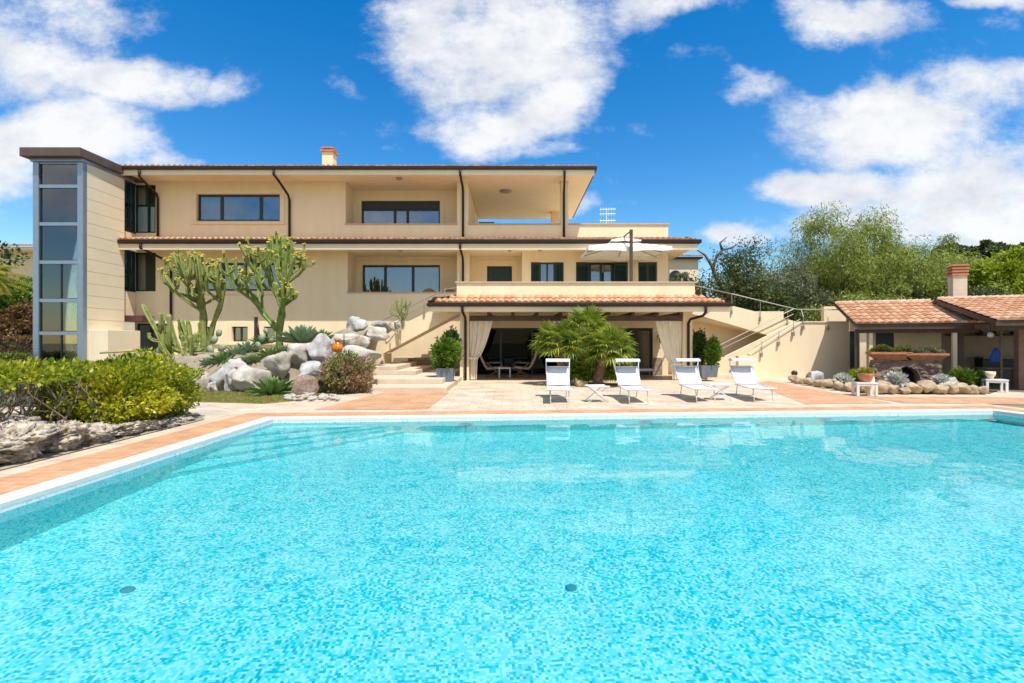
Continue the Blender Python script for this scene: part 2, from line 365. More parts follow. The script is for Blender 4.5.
fq = np.stack([idx[:-1, :-1], idx[:-1, 1:], idx[1:, 1:], idx[1:, :-1]], -1).reshape(-1, 4)
me = bpy.data.meshes.new('water'); me.from_pydata(vs.tolist(), [], fq.tolist())
wm = bpy.data.materials.new('pool water'); wm.use_nodes = True; nt = wm.node_tree; nt.nodes.clear()
wo = nt.nodes.new('ShaderNodeOutputMaterial'); wg = nt.nodes.new('ShaderNodeBsdfRefraction'); wg.inputs['IOR'].default_value = 1.333; wg.inputs['Roughness'].default_value = 0
wg.inputs[0].default_value = (.68, .985, 1.0, 1); 
wgl = nt.nodes.new('ShaderNodeBsdfGlossy'); wgl.inputs['Roughness'].default_value = 0; wfr = nt.nodes.new('ShaderNodeFresnel'); wfr.inputs[0].default_value = 1.333
wml = nt.nodes.new('ShaderNodeMath'); wml.operation = 'MULTIPLY'; wml.inputs[1].default_value = .88; nt.links.new(wfr.outputs[0], wml.inputs[0])
wmx = nt.nodes.new('ShaderNodeMixShader'); nt.links.new(wml.outputs[0], wmx.inputs[0]); nt.links.new(wg.outputs[0], wmx.inputs[1]); nt.links.new(wgl.outputs[0], wmx.inputs[2]); nt.links.new(wmx.outputs[0], wo.inputs[0])
water = link_mesh('water', me, wm, None, (3, 3, ZW), True); tag(water, kind='structure'); water.cycles.is_caustics_caster = True

# terrain with a hole for the pool
M['ground'] = mat('dry garden ground', (.20, .15, .09), .95, .3, 1.5, .5, 10, col2=(.24, .22, .11))
far = [(-900, 1500), (900, 1500), (900, -300), (-900, -300)]
tag(ring(MB(), inset(POOL, .05), far, -.012).build('ground', M['ground'], org=(0, 0, -.012)), kind='structure')
M['coping'] = mat('white pool coping', (.70, .66, .59), .6, .05, 3, .2, 60)
M['orange'] = brickmat('orange terracotta paving', (.56, .27, .12), (.64, .34, .17), (.56, .42, .28), .30, .15, rotz=rad(-4.7), ms=.011)
M['beige'] = brickmat('beige stone paving', (.61, .48, .335), (.72, .58, .43), (.45, .35, .25), .5, .33, ms=.010)
M['pinkpath'] = brickmat('pale path slabs', (.58, .48, .37), (.64, .54, .43), (.48, .40, .31), .6, .4, ms=.008, rotz=rad(20))
mb = MB(); c_out = inset(POOL, .27)
for i in range(4):
    j = (i + 1) % 4
    a, b_, c, d = POOL[i], POOL[j], c_out[j], c_out[i]
    mb.add([(*a, -.035), (*b_, -.035), (*c, -.005), (*d, -.005), (*a, .018), (*b_, .018), (*c, .018), (*d, .018)], [(4, 5, 6, 7), (0, 1, 5, 4), (2, 3, 7, 6), (0, 3, 2, 1)])
tag(mb.build('pool_coping', M['coping'], org=(3, 3, 0)), kind='structure')
o_out = inset(POOL, [.86, .86, 1.0, .95]); b_out = inset(POOL, [1.18, 1.18, 1.4, 1.25])
tag(ring(MB(), c_out, o_out, .008).build('pool_paving_band', M['orange'], org=(3, 3, 0)), kind='structure')
tag(ring(MB(), o_out, b_out, .008).build('pool_border_band', M['beige'], org=(3, 3, 0)), kind='structure')
# sun terrace in front of the house
def sheet(name, poly, z, m): 
    b3 = MB(); b3.add([(*p, z) for p in poly], [tuple(range(len(poly)))]); return tag(b3.build(name, m), kind='structure')
bl, br_ = b_out[0], b_out[1]
sheet('sun_terrace', [bl, br_, (20, 10.6), (24, 17), (24, 23), (6.9, 23), (-5.2, 22.2), (-5.2, 14.6), (-6.3, 13.2), (-7.6, 12.2)], .0, M['beige'])
sheet('terracotta_panel', [(-4.35, 11.0), (-1.86, 11.0), (-1.86, 14.75), (-3.75, 14.75)], .005, M['orange'])
pa = [G(752, 383), G(770, 381), G(795, 386), G(893, 403.3), G(805, 404.3)]
sheet('terracotta_panel', [pa[i] for i in (0, 4, 3, 2, 1)], .005, M['orange'])
pb = [G(857, 396.3), G(1040, 398), G(1040, 404.5), G(905, 403.2)]
sheet('terracotta_panel', [pb[i] for i in (0, 3, 2, 1)], .005, M['orange'])
sheet('garden_path', [(-5.75, 5.5), (-5.7, 10.6), (-5.95, 12.0), (-7.9, 12.4), (-14, 11.6), (-14, 10.4), (-8.6, 10.6), (-7.2, 9.0), (-7.0, 5.5)], -.004, M['pinkpath'])
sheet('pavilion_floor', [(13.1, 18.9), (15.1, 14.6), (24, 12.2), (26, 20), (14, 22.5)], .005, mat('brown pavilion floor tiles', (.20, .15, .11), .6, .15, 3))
sheet('porch_floor', [(-1.9, 19.35), (7.2, 19.35), (7.2, 23.2), (-1.9, 23.2)], .006, mat('brown porch tiles', (.42, .30, .20), .5, .12, 3))

# lawn
def leaves(name, m, pts, dirs, Ln, Wd, parent=None, org=None, bend=.25, up=None):
    pts = np.asarray(pts, float); dirs = np.asarray(dirs, float); k = len(pts)
    dirs /= np.linalg.norm(dirs, axis=1, keepdims=True) + 1e-9
    rn = np.random.RandomState(k).randn(k, 3) if up is None else np.tile(np.array(up, float), (k, 1))
    sd = np.cross(dirs, rn); sd /= np.linalg.norm(sd, axis=1, keepdims=True) + 1e-9
    nn = np.cross(sd, dirs)
    Ln = np.broadcast_to(np.asarray(Ln, float), (k,))[:, None]; Wd = np.broadcast_to(np.asarray(Wd, float), (k,))[:, None]
    a = pts; b_ = pts + dirs * Ln * .45 + sd * Wd * .5 + nn * Ln * bend * .3; c = pts + dirs * Ln * .98; d = pts + dirs * Ln * .45 - sd * Wd * .5 + nn * Ln * bend * .3
    v = np.stack([a, b_, c, d], 1).reshape(-1, 3)
    o3 = np.array(ORG[parent.name]) if parent is not None else np.array(org if org is not None else (0, 0, 0), float)
    me = bpy.data.meshes.new(name); me.vertices.add(4 * k); me.vertices.foreach_set('co', (v - o3).ravel())
    me.loops.add(4 * k); me.polygons.add(k)
    me.loops.foreach_set('vertex_index', np.arange(4 * k)); me.polygons.foreach_set('loop_start', np.arange(0, 4 * k, 4)); me.polygons.foreach_set('loop_total', np.full(k, 4))
    me.update(calc_edges=True); me.validate()
    return link_mesh(name, me, m, parent, tuple(o3), False)
R = np.random.RandomState(11)
lawn = [(-7.9, 12.4), (-5.95, 12.0), (-5.2, 12.9), (-4.9, 14.2), (-5.4, 15.6), (-9, 16.2), (-13, 16.2), (-14, 11.6)]
sheet('lawn_base', lawn, .004, mat('lawn soil', (.22, .20, .07), .95, .3, 3))
def inpoly(p, poly):
    c = False; n_ = len(poly); j = n_ - 1
    for i in range(n_):
        if (poly[i][1] > p[1]) != (poly[j][1] > p[1]) and p[0] < (poly[j][0] - poly[i][0]) * (p[1] - poly[i][1]) / (poly[j][1] - poly[i][1]) + poly[i][0]: c = not c
        j = i
    return c
pp = R.rand(60000, 2) * [9.2, 4.8] + [-14, 11.5]
pp = np.array([p for p in pp if inpoly(p, lawn)])
k = len(pp); pts = np.column_stack([pp, np.full(k, .003)])
dr = np.column_stack([R.randn(k) * .35, R.randn(k) * .35, np.ones(k)])
M['grass'] = leafmat('lawn grass', [(.20, .21, .045), (.30, .30, .07), (.40, .36, .11)], .6, .3)
tag(leaves('grass', M['grass'], pts, dr, .03 + R.rand(k) * .04, .012), kind='stuff')

# ================================================================ VILLA
FY = 22.2
def sstep(t): t = max(0, min(1, t)); return t * t * (3 - 2 * t)
def wall_grid(mb, x0, x1, z0, z1, y0, y1, ops):
    xs = sorted({x0, x1, *[o[0] for o in ops], *[o[1] for o in ops]}); xs = [x for x in xs if x0 <= x <= x1]
    for a, b in zip(xs, xs[1:]):
        bl_ = sorted([(max(z0, o[2]), min(z1, o[3])) for o in ops if o[0] <= a and o[1] >= b and o[2] < z1 and o[3] > z0])
        z = z0
        for lo, hi in bl_:
            if lo > z + 1e-6: mb.box(a, b, y0, y1, z, lo)
            z = max(z, hi)
        if z < z1 - 1e-6: mb.box(a, b, y0, y1, z, z1)
    return mb
villa = empty('villa', (-5, FY, 0), 'large three-storey cream villa with dark windows and terracotta roof strips behind the pool', 'house')
OPS = [(-16.72, -15.82, 6.32, 8.45), (-16.72, -15.82, 3.73, 5.45), (-16.72, -15.3, .3, 2.3),            # corner glazing
       (-14.0, -10.3, 6.85, 8.05), (-13.9, -10.27, 3.75, 5.0),
       (-13.85, -13.2, 1.52, 2.16), (-12.43, -11.72, 1.50, 2.16), (-11.0, -10.5, 1.52, 2.16),
       (-7.3, -2.44, 3.65, 5.6), (-7.39, -2.44, 6.68, 8.7),                                          # loggias
       (-1.9, .44, 3.05, 5.6), (.84, 2.3, 3.9, 5.03), (2.84, 5.15, 3.05, 5.03), (5.6, 6.44, 3.05, 5.03),
       (-1.9, 2.3, .0, 2.1), (3.6, 6.26, .0, 2.1)]
mb = MB()
wall_grid(mb, -16.75, 6.93, -.1, 5.9, FY, FY + .3, OPS)
wall_grid(mb, -16.75, -2.44, 5.9, 8.75, FY, FY + .3, OPS)
mb.box(-2.44, -1.95, FY, FY + .3, 5.9, 8.75)                 # column between loggia and roof terrace
mb.box(-1.95, 6.93, FY, FY + .25, 5.9, 6.68)                 # roof terrace parapet
mb.box(6.70, 6.93, FY + .25, 31, 5.9, 6.68); mb.box(-1.95, 6.70, 30.75, 31, 5.9, 6.68)
mb.box(2.16, 2.5, FY + .01, FY + .34, 6.68, 8.75)            # right terrace column
mb.box(2.15, 2.6, 27.3, 27.7, 6.1, 8.75)
mb.box(-16.75, -16.5, FY + .3, 31, -.1, 5.9); mb.box(-16.75, -16.5, FY + .3, 28.9, 5.9, 8.75); mb.box(6.65, 6.93, FY + .3, 31, -.1, 5.9)
mb.box(-16.5, 6.65, 30.7, 31, -.1, 5.9); mb.box(-16.5, -2.2, 28.6, 28.9, 5.98, 8.71)
mb.box(-2.2, -1.95, FY + .3, 28.9, 5.98, 8.75)
# loggia returns and back walls
BY = 23.4
for x0, x1, z0, z1, ops in ((-7.3, -2.44, 3.05, 5.6, [(-7.0, -3.37, 3.05, 5.08)]), (-7.39, -2.44, 5.98, 8.7, [(-7.05, -3.37, 5.98, 8.08)]), (-1.9, .44, 3.05, 5.6, [(-1.17, 0, 3.05, 5.03)])):
    wall_grid(mb, x0, x1, z0, z1, BY, BY + .25, ops)
    mb.box(x0 - .2, x0, FY + .3, BY + .25, z0, z1); mb.box(x1, x1 + .2, FY + .3, BY + .25, z0, z1)
mb.box(-16.5, 6.65, FY + .3, 30.7, 2.8, 3.05); mb.box(-16.5, 6.65, FY + .3, 30.7, 5.62, 5.97)
# porch: edge beam, columns, terrace slab, parapet
mb.box(-2.0, -1.65, 19.2, 19.55, 0, 2.62); mb.box(6.58, 6.93, 19.2, 19.55, 0, 2.62); mb.box(2.15, 2.5, 19.2, 19.55, 0, 2.62)
mb.box(-2.1, 6.95, 19.0, 19.22, 2.9, 3.72); mb.box(6.75, 6.95, 19.22, 20.3, 2.9, 3.72); mb.box(-2.1, -1.9, 19.22, 19.6, 2.9, 3.72)
villa_wall = mb.build('wall', M['wall'], villa)
# plinth stone inside the porch and beside it
for a_, b_ in ((6.262, 6.66), (2.302, 3.598), (-5.25, -1.95)): MB().box(a_, b_, FY - .05, FY, 0, .78).build('stone_plinth', M['stone_plinth'], villa)
# soffits, fascias
mb = MB()
mb.box(-16.5, 3.46, 20.98, 22.195, 8.60, 8.72); mb.box(-1.94, 3.46, 22.46, 29.0, 8.60, 8.72); mb.box(-7.38, -2.45, 22.2, 23.39, 8.58, 8.69); mb.box(-7.29, -2.45, 22.2, 23.39, 5.48, 5.59); mb.box(-1.89, .43, 22.2, 23.39, 5.48, 5.59); mb.box(-1.94, 3.46, 22.2, 22.46, 8.752, 8.8); mb.box(2.52, 3.46, 22.195, 22.46, 8.60, 8.72); mb.box(-1.94, 2.14, 22.195, 22.46, 8.60, 8.72)
mb.box(-16.5, 3.46, 20.98, 21.1, 8.5, 8.6)
mb.box(-16.5, 7.8, 20.98, 22.195, 5.50, 5.60); mb.box(6.94, 7.8, 22.195, 31, 5.50, 5.60)
mb.box(-16.5, 7.8, 20.96, 21.08, 5.36, 5.50)
mb.box(-3.0, 8.0, 18.36, 18.5, 2.6, 2.78); mb.box(-3.0, 8.0, 18.5, 20.4, 2.78, 2.86); mb.box(-1.9, 6.95, 20.4, 22.19, 2.80, 2.88)
mb.box(-2.0, 6.93, 19.1, 19.5, 2.624, 2.775)
mb.build('soffit', M['soffit'], villa)
# window surrounds on the facade
def surround(_, x0, x1, z0, z1, y, w=.22, t=.03):
    mb = MB()
    mb.box(x0 - w, x0 - .002, y - t, y, z0 - .08, z1 + w); mb.box(x1 + .002, x1 + w, y - t, y, z0 - .08, z1 + w); mb.box(x0 - .002, x1 + .002, y - t, y, z1 + .002, z1 + w)
    mb.box(x0 - w - .04, x1 + w + .04, y - t - .05, y, z0 - .15, z0 - .082); mb.build('window_surround', M['trim'], villa)
for o_ in OPS[3:8]: surround(mb, *o_, FY, .2)
surround(mb, .0 + .84, 2.3, 3.9, 5.03, FY, .08); surround(mb, 5.6, 6.44, 3.06, 5.03, FY, .14); surround(mb, -7.0, -3.37, 3.06, 5.08, BY, .2); surround(mb, -7.05, -3.37, 5.99, 8.08, BY, .2); surround(mb, -1.17, 0, 3.06, 5.03, BY, .28)
mb = MB()   # coping strips
mb.box(-7.34, -2.42, FY - .05, FY + .31, 3.652, 3.70); mb.box(-7.42, -2.42, FY - .05, FY + .31, 6.682, 6.73); mb.box(-1.93, 2.15, FY - .05, FY + .30, 6.682, 6.74); mb.box(2.51, 6.98, FY - .05, FY + .30, 6.682, 6.74)
mb.box(-2.16, 7.01, 18.95, 19.27, 3.722, 3.775)
mb.build('coping', M['coping_brown'], villa)

# tiled strips
def tile_roof(mb, e0, e1, r0, r1, pitch=.23, row=.40, amp=.06):
    e0, e1, r0, r1 = map(Vector, (e0, e1, r0, r1)); u = (e1 - e0).normalized(); up = (r0 - e0) - u * (r0 - e0).dot(u); T = up.length; up.normalize(); nn = u.cross(up)
    if nn.z < 0: nn = -nn
    La = (e1 - e0).length; sl = (r0 - e0).dot(u) / T; sr = ((r1 - e0).dot(u) - La) / T
    smin = min(0, sl * T); smax = max(La, La + sr * T); ns = int((smax - smin) / pitch) + 1; nr = max(1, int(round(T / row))); rw = T / nr; K = 6
    for i in range(ns):
        for j in range(nr):
            t0, t1 = j * rw, (j + 1) * rw; tm = (t0 + t1) / 2
            a = smin + i * pitch; lo, hi = sl * tm, La + sr * tm
            a0, a1 = max(a, lo), min(a + pitch, hi)
            if a1 - a0 < .02: continue
            rv = random.random(); vs = []
            jit = random.uniform(-.004, .004)
            for q in range(K + 1):
                s = a0 + (a1 - a0) * q / K; h = amp * abs(math.sin(math.pi * (s - smin) / pitch)) ** .8 + jit
                b0 = e0 + u * s + up * (t0 - .02); b1 = e0 + u * s + up * t1
                vs += [b0 + nn * 0.0 - (nn * .005), b0 + nn * (h + .028), b1 + nn * (h * .8 + .004)]
            fs = []
            for q in range(K):
                c = q * 3; fs += [(c, c + 3, c + 4, c + 1), (c + 1, c + 4, c + 5, c + 2)]
            mb.add(vs, fs, rv)
random.seed(3)
mb = MB(); tile_roof(mb, (-16.55, 20.98, 5.78), (7.85, 20.98, 5.78), (-16.55, 22.2, 6.08), (6.93, 22.2, 6.08)); tile_roof(mb, (7.85, 20.98, 5.78), (7.85, 31, 5.78), (6.93, 22.2, 6.08), (6.93, 31, 6.08))
mb.build('tiled_roof_strip', M['tile'], villa, rnd=True)
mb = MB(); tile_roof(mb, (-16.55, 20.98, 8.84), (3.5, 20.98, 8.84), (-16.55, 25.0, 9.65), (3.5, 25.0, 9.65))
tile_roof(mb, (3.5, 29.1, 8.84), (-16.55, 29.1, 8.84), (3.5, 25.0, 9.65), (-16.55, 25.0, 9.65))
main_roof = mb.build('tiled_roof', M['tile'], villa, rnd=True)
mb = MB(); tile_roof(mb, (-3.07, 18.3, 2.93), (8.05, 18.3, 2.93), (-2.1, 19.0, 3.24), (6.97, 19.0, 3.24)); tile_roof(mb, (8.05, 18.3, 2.93), (8.05, 20.4, 2.93), (6.97, 19.0, 3.24), (6.97, 20.4, 3.24)); tile_roof(mb, (-3.07, 20.4, 2.93), (-3.07, 18.3, 2.93), (-2.1, 20.4, 3.24), (-2.1, 19.0, 3.24))
mb.build('porch_tiled_roof', M['tile'], villa, rnd=True)
mb = MB()   # roof body under the tiles
mb.prism([(21.0, 8.72), (29.1, 8.72), (25.0, 9.62)], -16.5, 3.46, 'x')
mb.prism([(21.0, 5.602), (22.195, 5.602), (22.195, 6.05), (21.0, 5.76)], -16.5, 7.8, 'x')
mb.prism([(18.34, 2.865), (18.995, 2.865), (18.995, 3.2), (18.34, 2.91)], -3.0, 8.0, 'x')
mb.build('roof_body', M['gutter'], villa)
# gutters and downpipes
mb = MB()
mb.box(-16.6, 3.55, 20.88, 20.978, 8.70, 8.84); mb.box(3.47, 3.57, 20.98, 29.1, 8.70, 8.84)
mb.box(-16.6, 7.92, 20.86, 20.958, 5.62, 5.77); mb.box(7.81, 7.92, 20.96, 31, 5.62, 5.77)
mb.box(-3.12, 8.1, 18.24, 18.335, 2.79, 2.91); mb.box(8.01, 8.1, 18.335, 20.4, 2.79, 2.91); mb.box(-3.12, -3.01, 18.335, 20.4, 2.79, 2.91)
mb.build('gutter', M['gutter'], villa, bevel=.015)
def pipe(pts): MB().tube(pts, .05, 8).build('downpipe', M['gutter'], villa, smooth=True)
pipe([(-15.6, 20.93, 8.68), (-15.6, 20.93, 8.42), (-15.62, 21.2, 8.3), (-15.68, 22.05, 8.02), (-15.68, 22.13, 7.85), (-15.68, 22.13, 6.1)])
pipe([(-15.55, 20.92, 5.6), (-15.55, 20.92, 5.42), (-15.4, 21.2, 5.3), (-15.12, 22.05, 5.0), (-15.1, 22.13, 4.85), (-15.1, 22.13, 2.3)])
pipe([(-9.98, 20.93, 8.68), (-9.98, 20.93, 8.5), (-9.9, 21.2, 8.32), (-9.85, 22.0, 7.95), (-9.85, 22.13, 7.75), (-9.85, 22.13, 6.1)])
pipe([(-2.17, 20.93, 8.68), (-2.17, 20.93, 8.5), (-2.17, 22.0, 8.3), (-2.17, 22.13, 8.15), (-2.17, 22.13, 6.1)])
pipe([(-2.17, 20.92, 5.6), (-2.17, 20.92, 5.42), (-2.17, 22.0, 5.2), (-2.17, 22.13, 5.0), (-2.17, 22.13, 3.1)])
pipe([(2.2, 20.93, 8.68), (2.2, 20.93, 8.5), (2.3, 22.0, 8.3), (2.3, 22.13, 8.1), (2.3, 22.13, 6.1)])
pipe([(-1.82, 18.3, 2.78), (-1.82, 18.34, 2.6), (-1.78, 19.0, 2.42), (-1.78, 19.13, 2.25), (-1.78, 19.13, .02)])
pipe([(7.1, 18.3, 2.78), (7.1, 18.32, 2.58), (7.06, 18.5, 2.45), (6.78, 19.0, 2.35), (6.75, 19.13, 2.2), (6.75, 19.13, .02)])
# chimney
mb = MB(); mb.box(-8.85, -8.35, 23.3, 23.8, 9.1, 10.35); ch = mb.build('chimney', M['wall_pale'], main_roof)
mb = MB(); mb.box(-8.92, -8.28, 23.23, 23.87, 10.35, 10.43); mb.box(-8.88, -8.32, 23.27, 23.83, 10.5, 10.56)
for a in (-8.84, -8.44): mb.box(a, a + .08, 23.3, 23.36, 10.43, 10.5); mb.box(a, a + .08, 23.74, 23.8, 10.43, 10.5)
mb.build('chimney_cap', M['terra'], ch) if False else mb.build('chimney_cap', M['terra'], main_roof)
# antenna on the roof terrace
mb = MB(); mb.tube([(5.0, 26.5, 6.0), (5.0, 26.5, 8.55)], .025, 6)
for zz in (7.9, 8.25, 8.5):
    mb.tube([(4.65, 26.5, zz), (5.5, 26.5, zz + .02)], .014, 5)
    for q in range(6): mb.tube([(4.7 + q * .14, 26.5, zz - .12), (4.7 + q * .14, 26.5, zz + .12)], .01, 4)
mb.build('antenna', M['white'], villa)
# windows
def window(x0, x1, z0, z1, y, mull=(), trans=(), fr=.06, curtain=None, blind=None, nm='window', gm='glass', depth=.06, parent=None):
    mb = MB(); yb = y + depth
    mb.box(x0 + .002, x1 - .002, y, yb, z0 + .002, z0 + fr); mb.box(x0 + .002, x1 - .002, y, yb, z1 - fr, z1 - .002)
    mb.box(x0 + .002, x0 + fr, y, yb, z0 + fr, z1 - fr); mb.box(x1 - fr, x1 - .002, y, yb, z0 + fr, z1 - fr)
    for m_ in mull: mb.box(m_ - fr * .8, m_ + fr * .8, y + .004, yb - .004, z0 + fr, z1 - fr)
    for t_ in trans: mb.box(x0 + fr, x1 - fr, y + .008, yb - .008, t_ - fr * .5, t_ + fr * .5)
    w = mb.build(nm, M['frame'], parent or villa)
    MB().box(x0 + .01, x1 - .01, y + .025, y + .033, z0 + .01, z1 - .01).build('pane', M[gm], w)
    for (ca, cb_) in curtain or ():
        n_ = max(8, int((cb_ - ca) / .035)); vs = []
        for i in range(n_ + 1):
            x = ca + (cb_ - ca) * i / n_; yy = y + .22 + .035 * math.sin(i * 1.15) + .015 * math.sin(i * .37)
            vs += [(x, yy, z0 + .03), (x, yy, z1 - .03)]
        MB().add(vs, [(2 * i, 2 * i + 2, 2 * i + 3, 2 * i + 1) for i in range(n_)]).build('inner_curtain', M['curtain_blue'], w, smooth=True)
    if blind: MB().box(blind[0], blind[1], y + .07, y + .08, blind[2], blind[3]).build('blind', M['blind'], w)
    return w
ry = FY + .12
window(-14.0, -10.3, 6.85, 8.05, ry, (-12.95, -11.2), curtain=[(-13.95, -10.35)], fr=.09)
window(-13.9, -10.27, 3.75, 5.0, ry, (-12.9, -11.3), curtain=[(-13.85, -12.2), (-11.6, -10.3)], fr=.09)
window(-13.85, -13.2, 1.52, 2.16, ry, (-13.52,), fr=.05); window(-12.43, -11.72, 1.50, 2.16, ry, (-12.08,), fr=.05, curtain=[(-12.4, -11.75)]); window(-11.0, -10.5, 1.52, 2.16, ry, (), fr=.05)
window(-16.72, -15.82, 6.32, 8.45, FY + .02, (-16.15,), (7.55,), blind=(-16.68, -15.86, 6.36, 7.5), fr=.06, gm='glass_clear')
window(-16.72, -15.82, 3.73, 5.45, FY + .02, (), (), fr=.06, gm='glass_clear')
MB().box(-16.84, -16.83, 21.25, 22.15, 6.36, 7.5).build('blind', M['blind'], villa)
window(-16.72, -15.3, .3, 2.3, ry, (-16.1,), (), fr=.07)
w = window(-7.0, -3.37, 3.06, 5.08, BY + .1, (-5.95, -4.65), curtain=[(-6.95, -5.9), (-5.5, -3.4)], fr=.08)
w2 = window(-7.05, -3.37, 5.99, 7.72, BY + .1, (-5.5, -4.9), curtain=[(-7.0, -3.4)], fr=.08)
MB().box(-7.045, -3.375, BY + .06, BY + .16, 7.722, 8.075).build('roller_shutter', M['frame'], villa)
dr_ = MB(); dr_.box(-1.165, -.005, BY + .08, BY + .14, 3.055, 5.025)
for i in range(20): dr_.box(-1.1, -.62, BY + .06, BY + .08, 3.12 + i * .094, 3.18 + i * .094); dr_.box(-.55, -.07, BY + .06, BY + .08, 3.12 + i * .094, 3.18 + i * .094)
dr_.build('louvred_door', M['shutter'], villa)
window(1.24, 1.9, 3.92, 5.0, ry, (1.57,), curtain=[(1.28, 1.86)], fr=.05, gm='glass')
window(3.46, 4.48, 3.06, 5.0, ry, (3.97,), curtain=[(3.5, 3.9), (4.05, 4.44)], fr=.07)
def shutter(x0, x1, z0, z1, y):
    mb = MB(); mb.box(x0, x0 + .05, y - .05, y, z0, z1); mb.box(x1 - .05, x1, y - .05, y, z0, z1); mb.box(x0 + .05, x1 - .05, y - .05, y, z0, z0 + .06); mb.box(x0 + .05, x1 - .05, y - .05, y, z1 - .06, z1)
    n_ = int((z1 - z0 - .12) / .07)
    for i in range(n_): 
        za = z0 + .06 + i * .07; mb.add([(x0 + .05, y - .045, za), (x1 - .05, y - .045, za), (x1 - .05, y - .01, za + .065), (x0 + .05, y - .01, za + .065)], [(0, 1, 2, 3)])
    mb.box(x0 + .05, x1 - .05, y - .008, y, z0 + .06, z1 - .06)
    mb.build('shutter', M['shutter'], villa)
shutter(.86, 1.24, 3.93, 5.0, FY + .1); shutter(1.9, 2.28, 3.93, 5.0, FY + .1)
shutter(2.86, 3.42, 3.06, 5.0, FY + .06); shutter(4.52, 5.12, 3.06, 5.0, FY + .06); shutter(5.62, 6.02, 3.07, 5.01, FY + .1); shutter(6.03, 6.42, 3.07, 5.01, FY + .1)
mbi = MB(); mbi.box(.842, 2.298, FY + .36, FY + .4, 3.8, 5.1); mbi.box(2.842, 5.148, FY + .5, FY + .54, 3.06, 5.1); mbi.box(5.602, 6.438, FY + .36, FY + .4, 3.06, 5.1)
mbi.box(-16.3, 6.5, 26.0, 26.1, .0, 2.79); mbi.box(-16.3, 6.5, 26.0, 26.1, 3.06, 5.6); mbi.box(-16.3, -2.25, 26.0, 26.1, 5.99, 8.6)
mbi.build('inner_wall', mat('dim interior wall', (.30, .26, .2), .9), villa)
# porch back openings
window(-1.88, 2.28, .02, 2.08, ry, (-.5, .9), fr=.05, gm='glass_dark'); window(3.62, 5.5, .02, 2.08, ry, (), fr=.1, gm='glass_dark'); window(5.51, 6.24, .02, 2.08, ry, (), fr=.1, curtain=[(5.6, 6.15)])
# side glazing between tower and facade (faces right)
w = MB()
for z0, z1 in ((6.32, 8.45), (3.73, 5.45)):
    for yy in (21.22, 21.55, 21.85, 22.14): w.box(-16.78, -16.70, yy - .03, yy + .03, z0, z1)
    w.box(-16.785, -16.695, 21.2, 22.19, z0 - .05, z0 + .03); w.box(-16.785, -16.695, 21.2, 22.19, z1 - .04, z1 + .04)
w.box(-16.78, -16.70, 21.2, 22.17, 7.5, 7.56)
w = w.build('corner_window', M['frame'], villa)
MB().box(-16.75, -16.74, 21.2, 22.17, 6.32, 8.45).box(-16.75, -16.74, 21.2, 22.17, 3.73, 5.45).build('pane', M['glass_clear'], w)
mb = MB(); mb.box(-16.79, -16.70, 21.2, 22.19, 5.9, 6.27); mb.box(-16.79, -16.70, 21.2, 22.19, 5.49, 5.9); mb.build('corner_wall', M['wall'], villa); MB().box(-16.79, -16.70, 21.2, 22.19, 2.6, 3.68).build('corner_wall', M['wall'], villa)
MB().box(-16.69, -15.9, 21.5, 22.15, 2.36, 2.62).build('entrance_canopy', mat('maroon awning', (.10, .03, .035), .6), villa)
# porch timber
mb = MB(); mb.box(-1.64, 6.57, 19.28, 19.44, 2.30, 2.5)
mb.build('porch_beam', M['wood_dark'], villa)
for i in range(9): 
    x = -.95 + i * .92; MB().box(x, x + .12, 19.1, 22.18, 2.505, 2.62).build('rafter', M['wood_dark'], villa)
# ceiling lamps
def dome(x, y, z, r=.14): MB().lathe([(r, 0), (r * .95, -.05), (r * .5, -.09), (.01, -.1)], (x, y, z), 16).build('ceiling_lamp', M['steel'], villa, smooth=True)
dome(-4.9, 21.7, 8.6); dome(-4.85, 21.7, 5.5, .12); dome(-.3, 23.6, 8.6, .3); dome(1.2, 21.7, 5.5, .1); dome(-.1, 21.8, 5.5, .08)
# terrace furniture remains: outdoor bar behind the roof parapet
MB().box(-1.7, -.9, 25.5, 26.0, 6.1, 7.6).build('terrace_cupboard', M['wood_mid'], villa)
# wall lamp in the porch
wl = MB(); wl.tube([(6.55, 22.17, 1.70), (6.55, 22.05, 1.78), (6.55, 21.98, 1.7)], .02, 6); wl.lathe([(.04, -.2), (.10, -.02), (.11, .0), (.04, .08), (.01, .14)], (6.55, 21.98, 1.62), 6)
for a in (-.12, .12): wl.tube([(6.55, 22.1, 1.72), (6.55 + a, 22.0, 1.78), (6.55 + a * 1.3, 22.0, 1.66)], .018, 6)
wl.build('wall_lamp', M['black'], villa)

# ================================================================ GLASS TOWER
tower = empty('glass_stair_tower', (-17.4, 20, 0), 'glazed stair tower with grey mullions and cream side wall left of the villa', 'tower')
tx0, tx1, ty0, ty1 = -18.40, -16.47, 19.2, 21.25
mpan = mat('cream panel cladding', (.76, .66, .47), .7, .04, 1.2)
mb = MB(); zz = 0.0
while zz < 8.4:
    z2 = min(zz + .47, 8.4); mb.box(tx1 - .1, tx1, ty0 + .18, ty1, zz + .006, z2 - .006); zz += .47
mb.build('panelled_side', mpan, tower)
MB().box(tx1 - .25, tx1 - .03, ty0 + .2, ty1 - .02, 0, 8.4).box(tx0 + .15, tx1 - .25, ty1 - .2, ty1, 0, 8.4).build('wall', M['wall_pale'], tower)
MB().prism([(tx0 - .25, ty0 - .28), (tx1 + .12, ty0 - .28), (tx1 + .2, ty1 + .9), (tx0 - .25, ty1 + .9)], 8.52, 8.86, 'z').build('roof_cap', M['roofcap'], tower, bevel=.02)
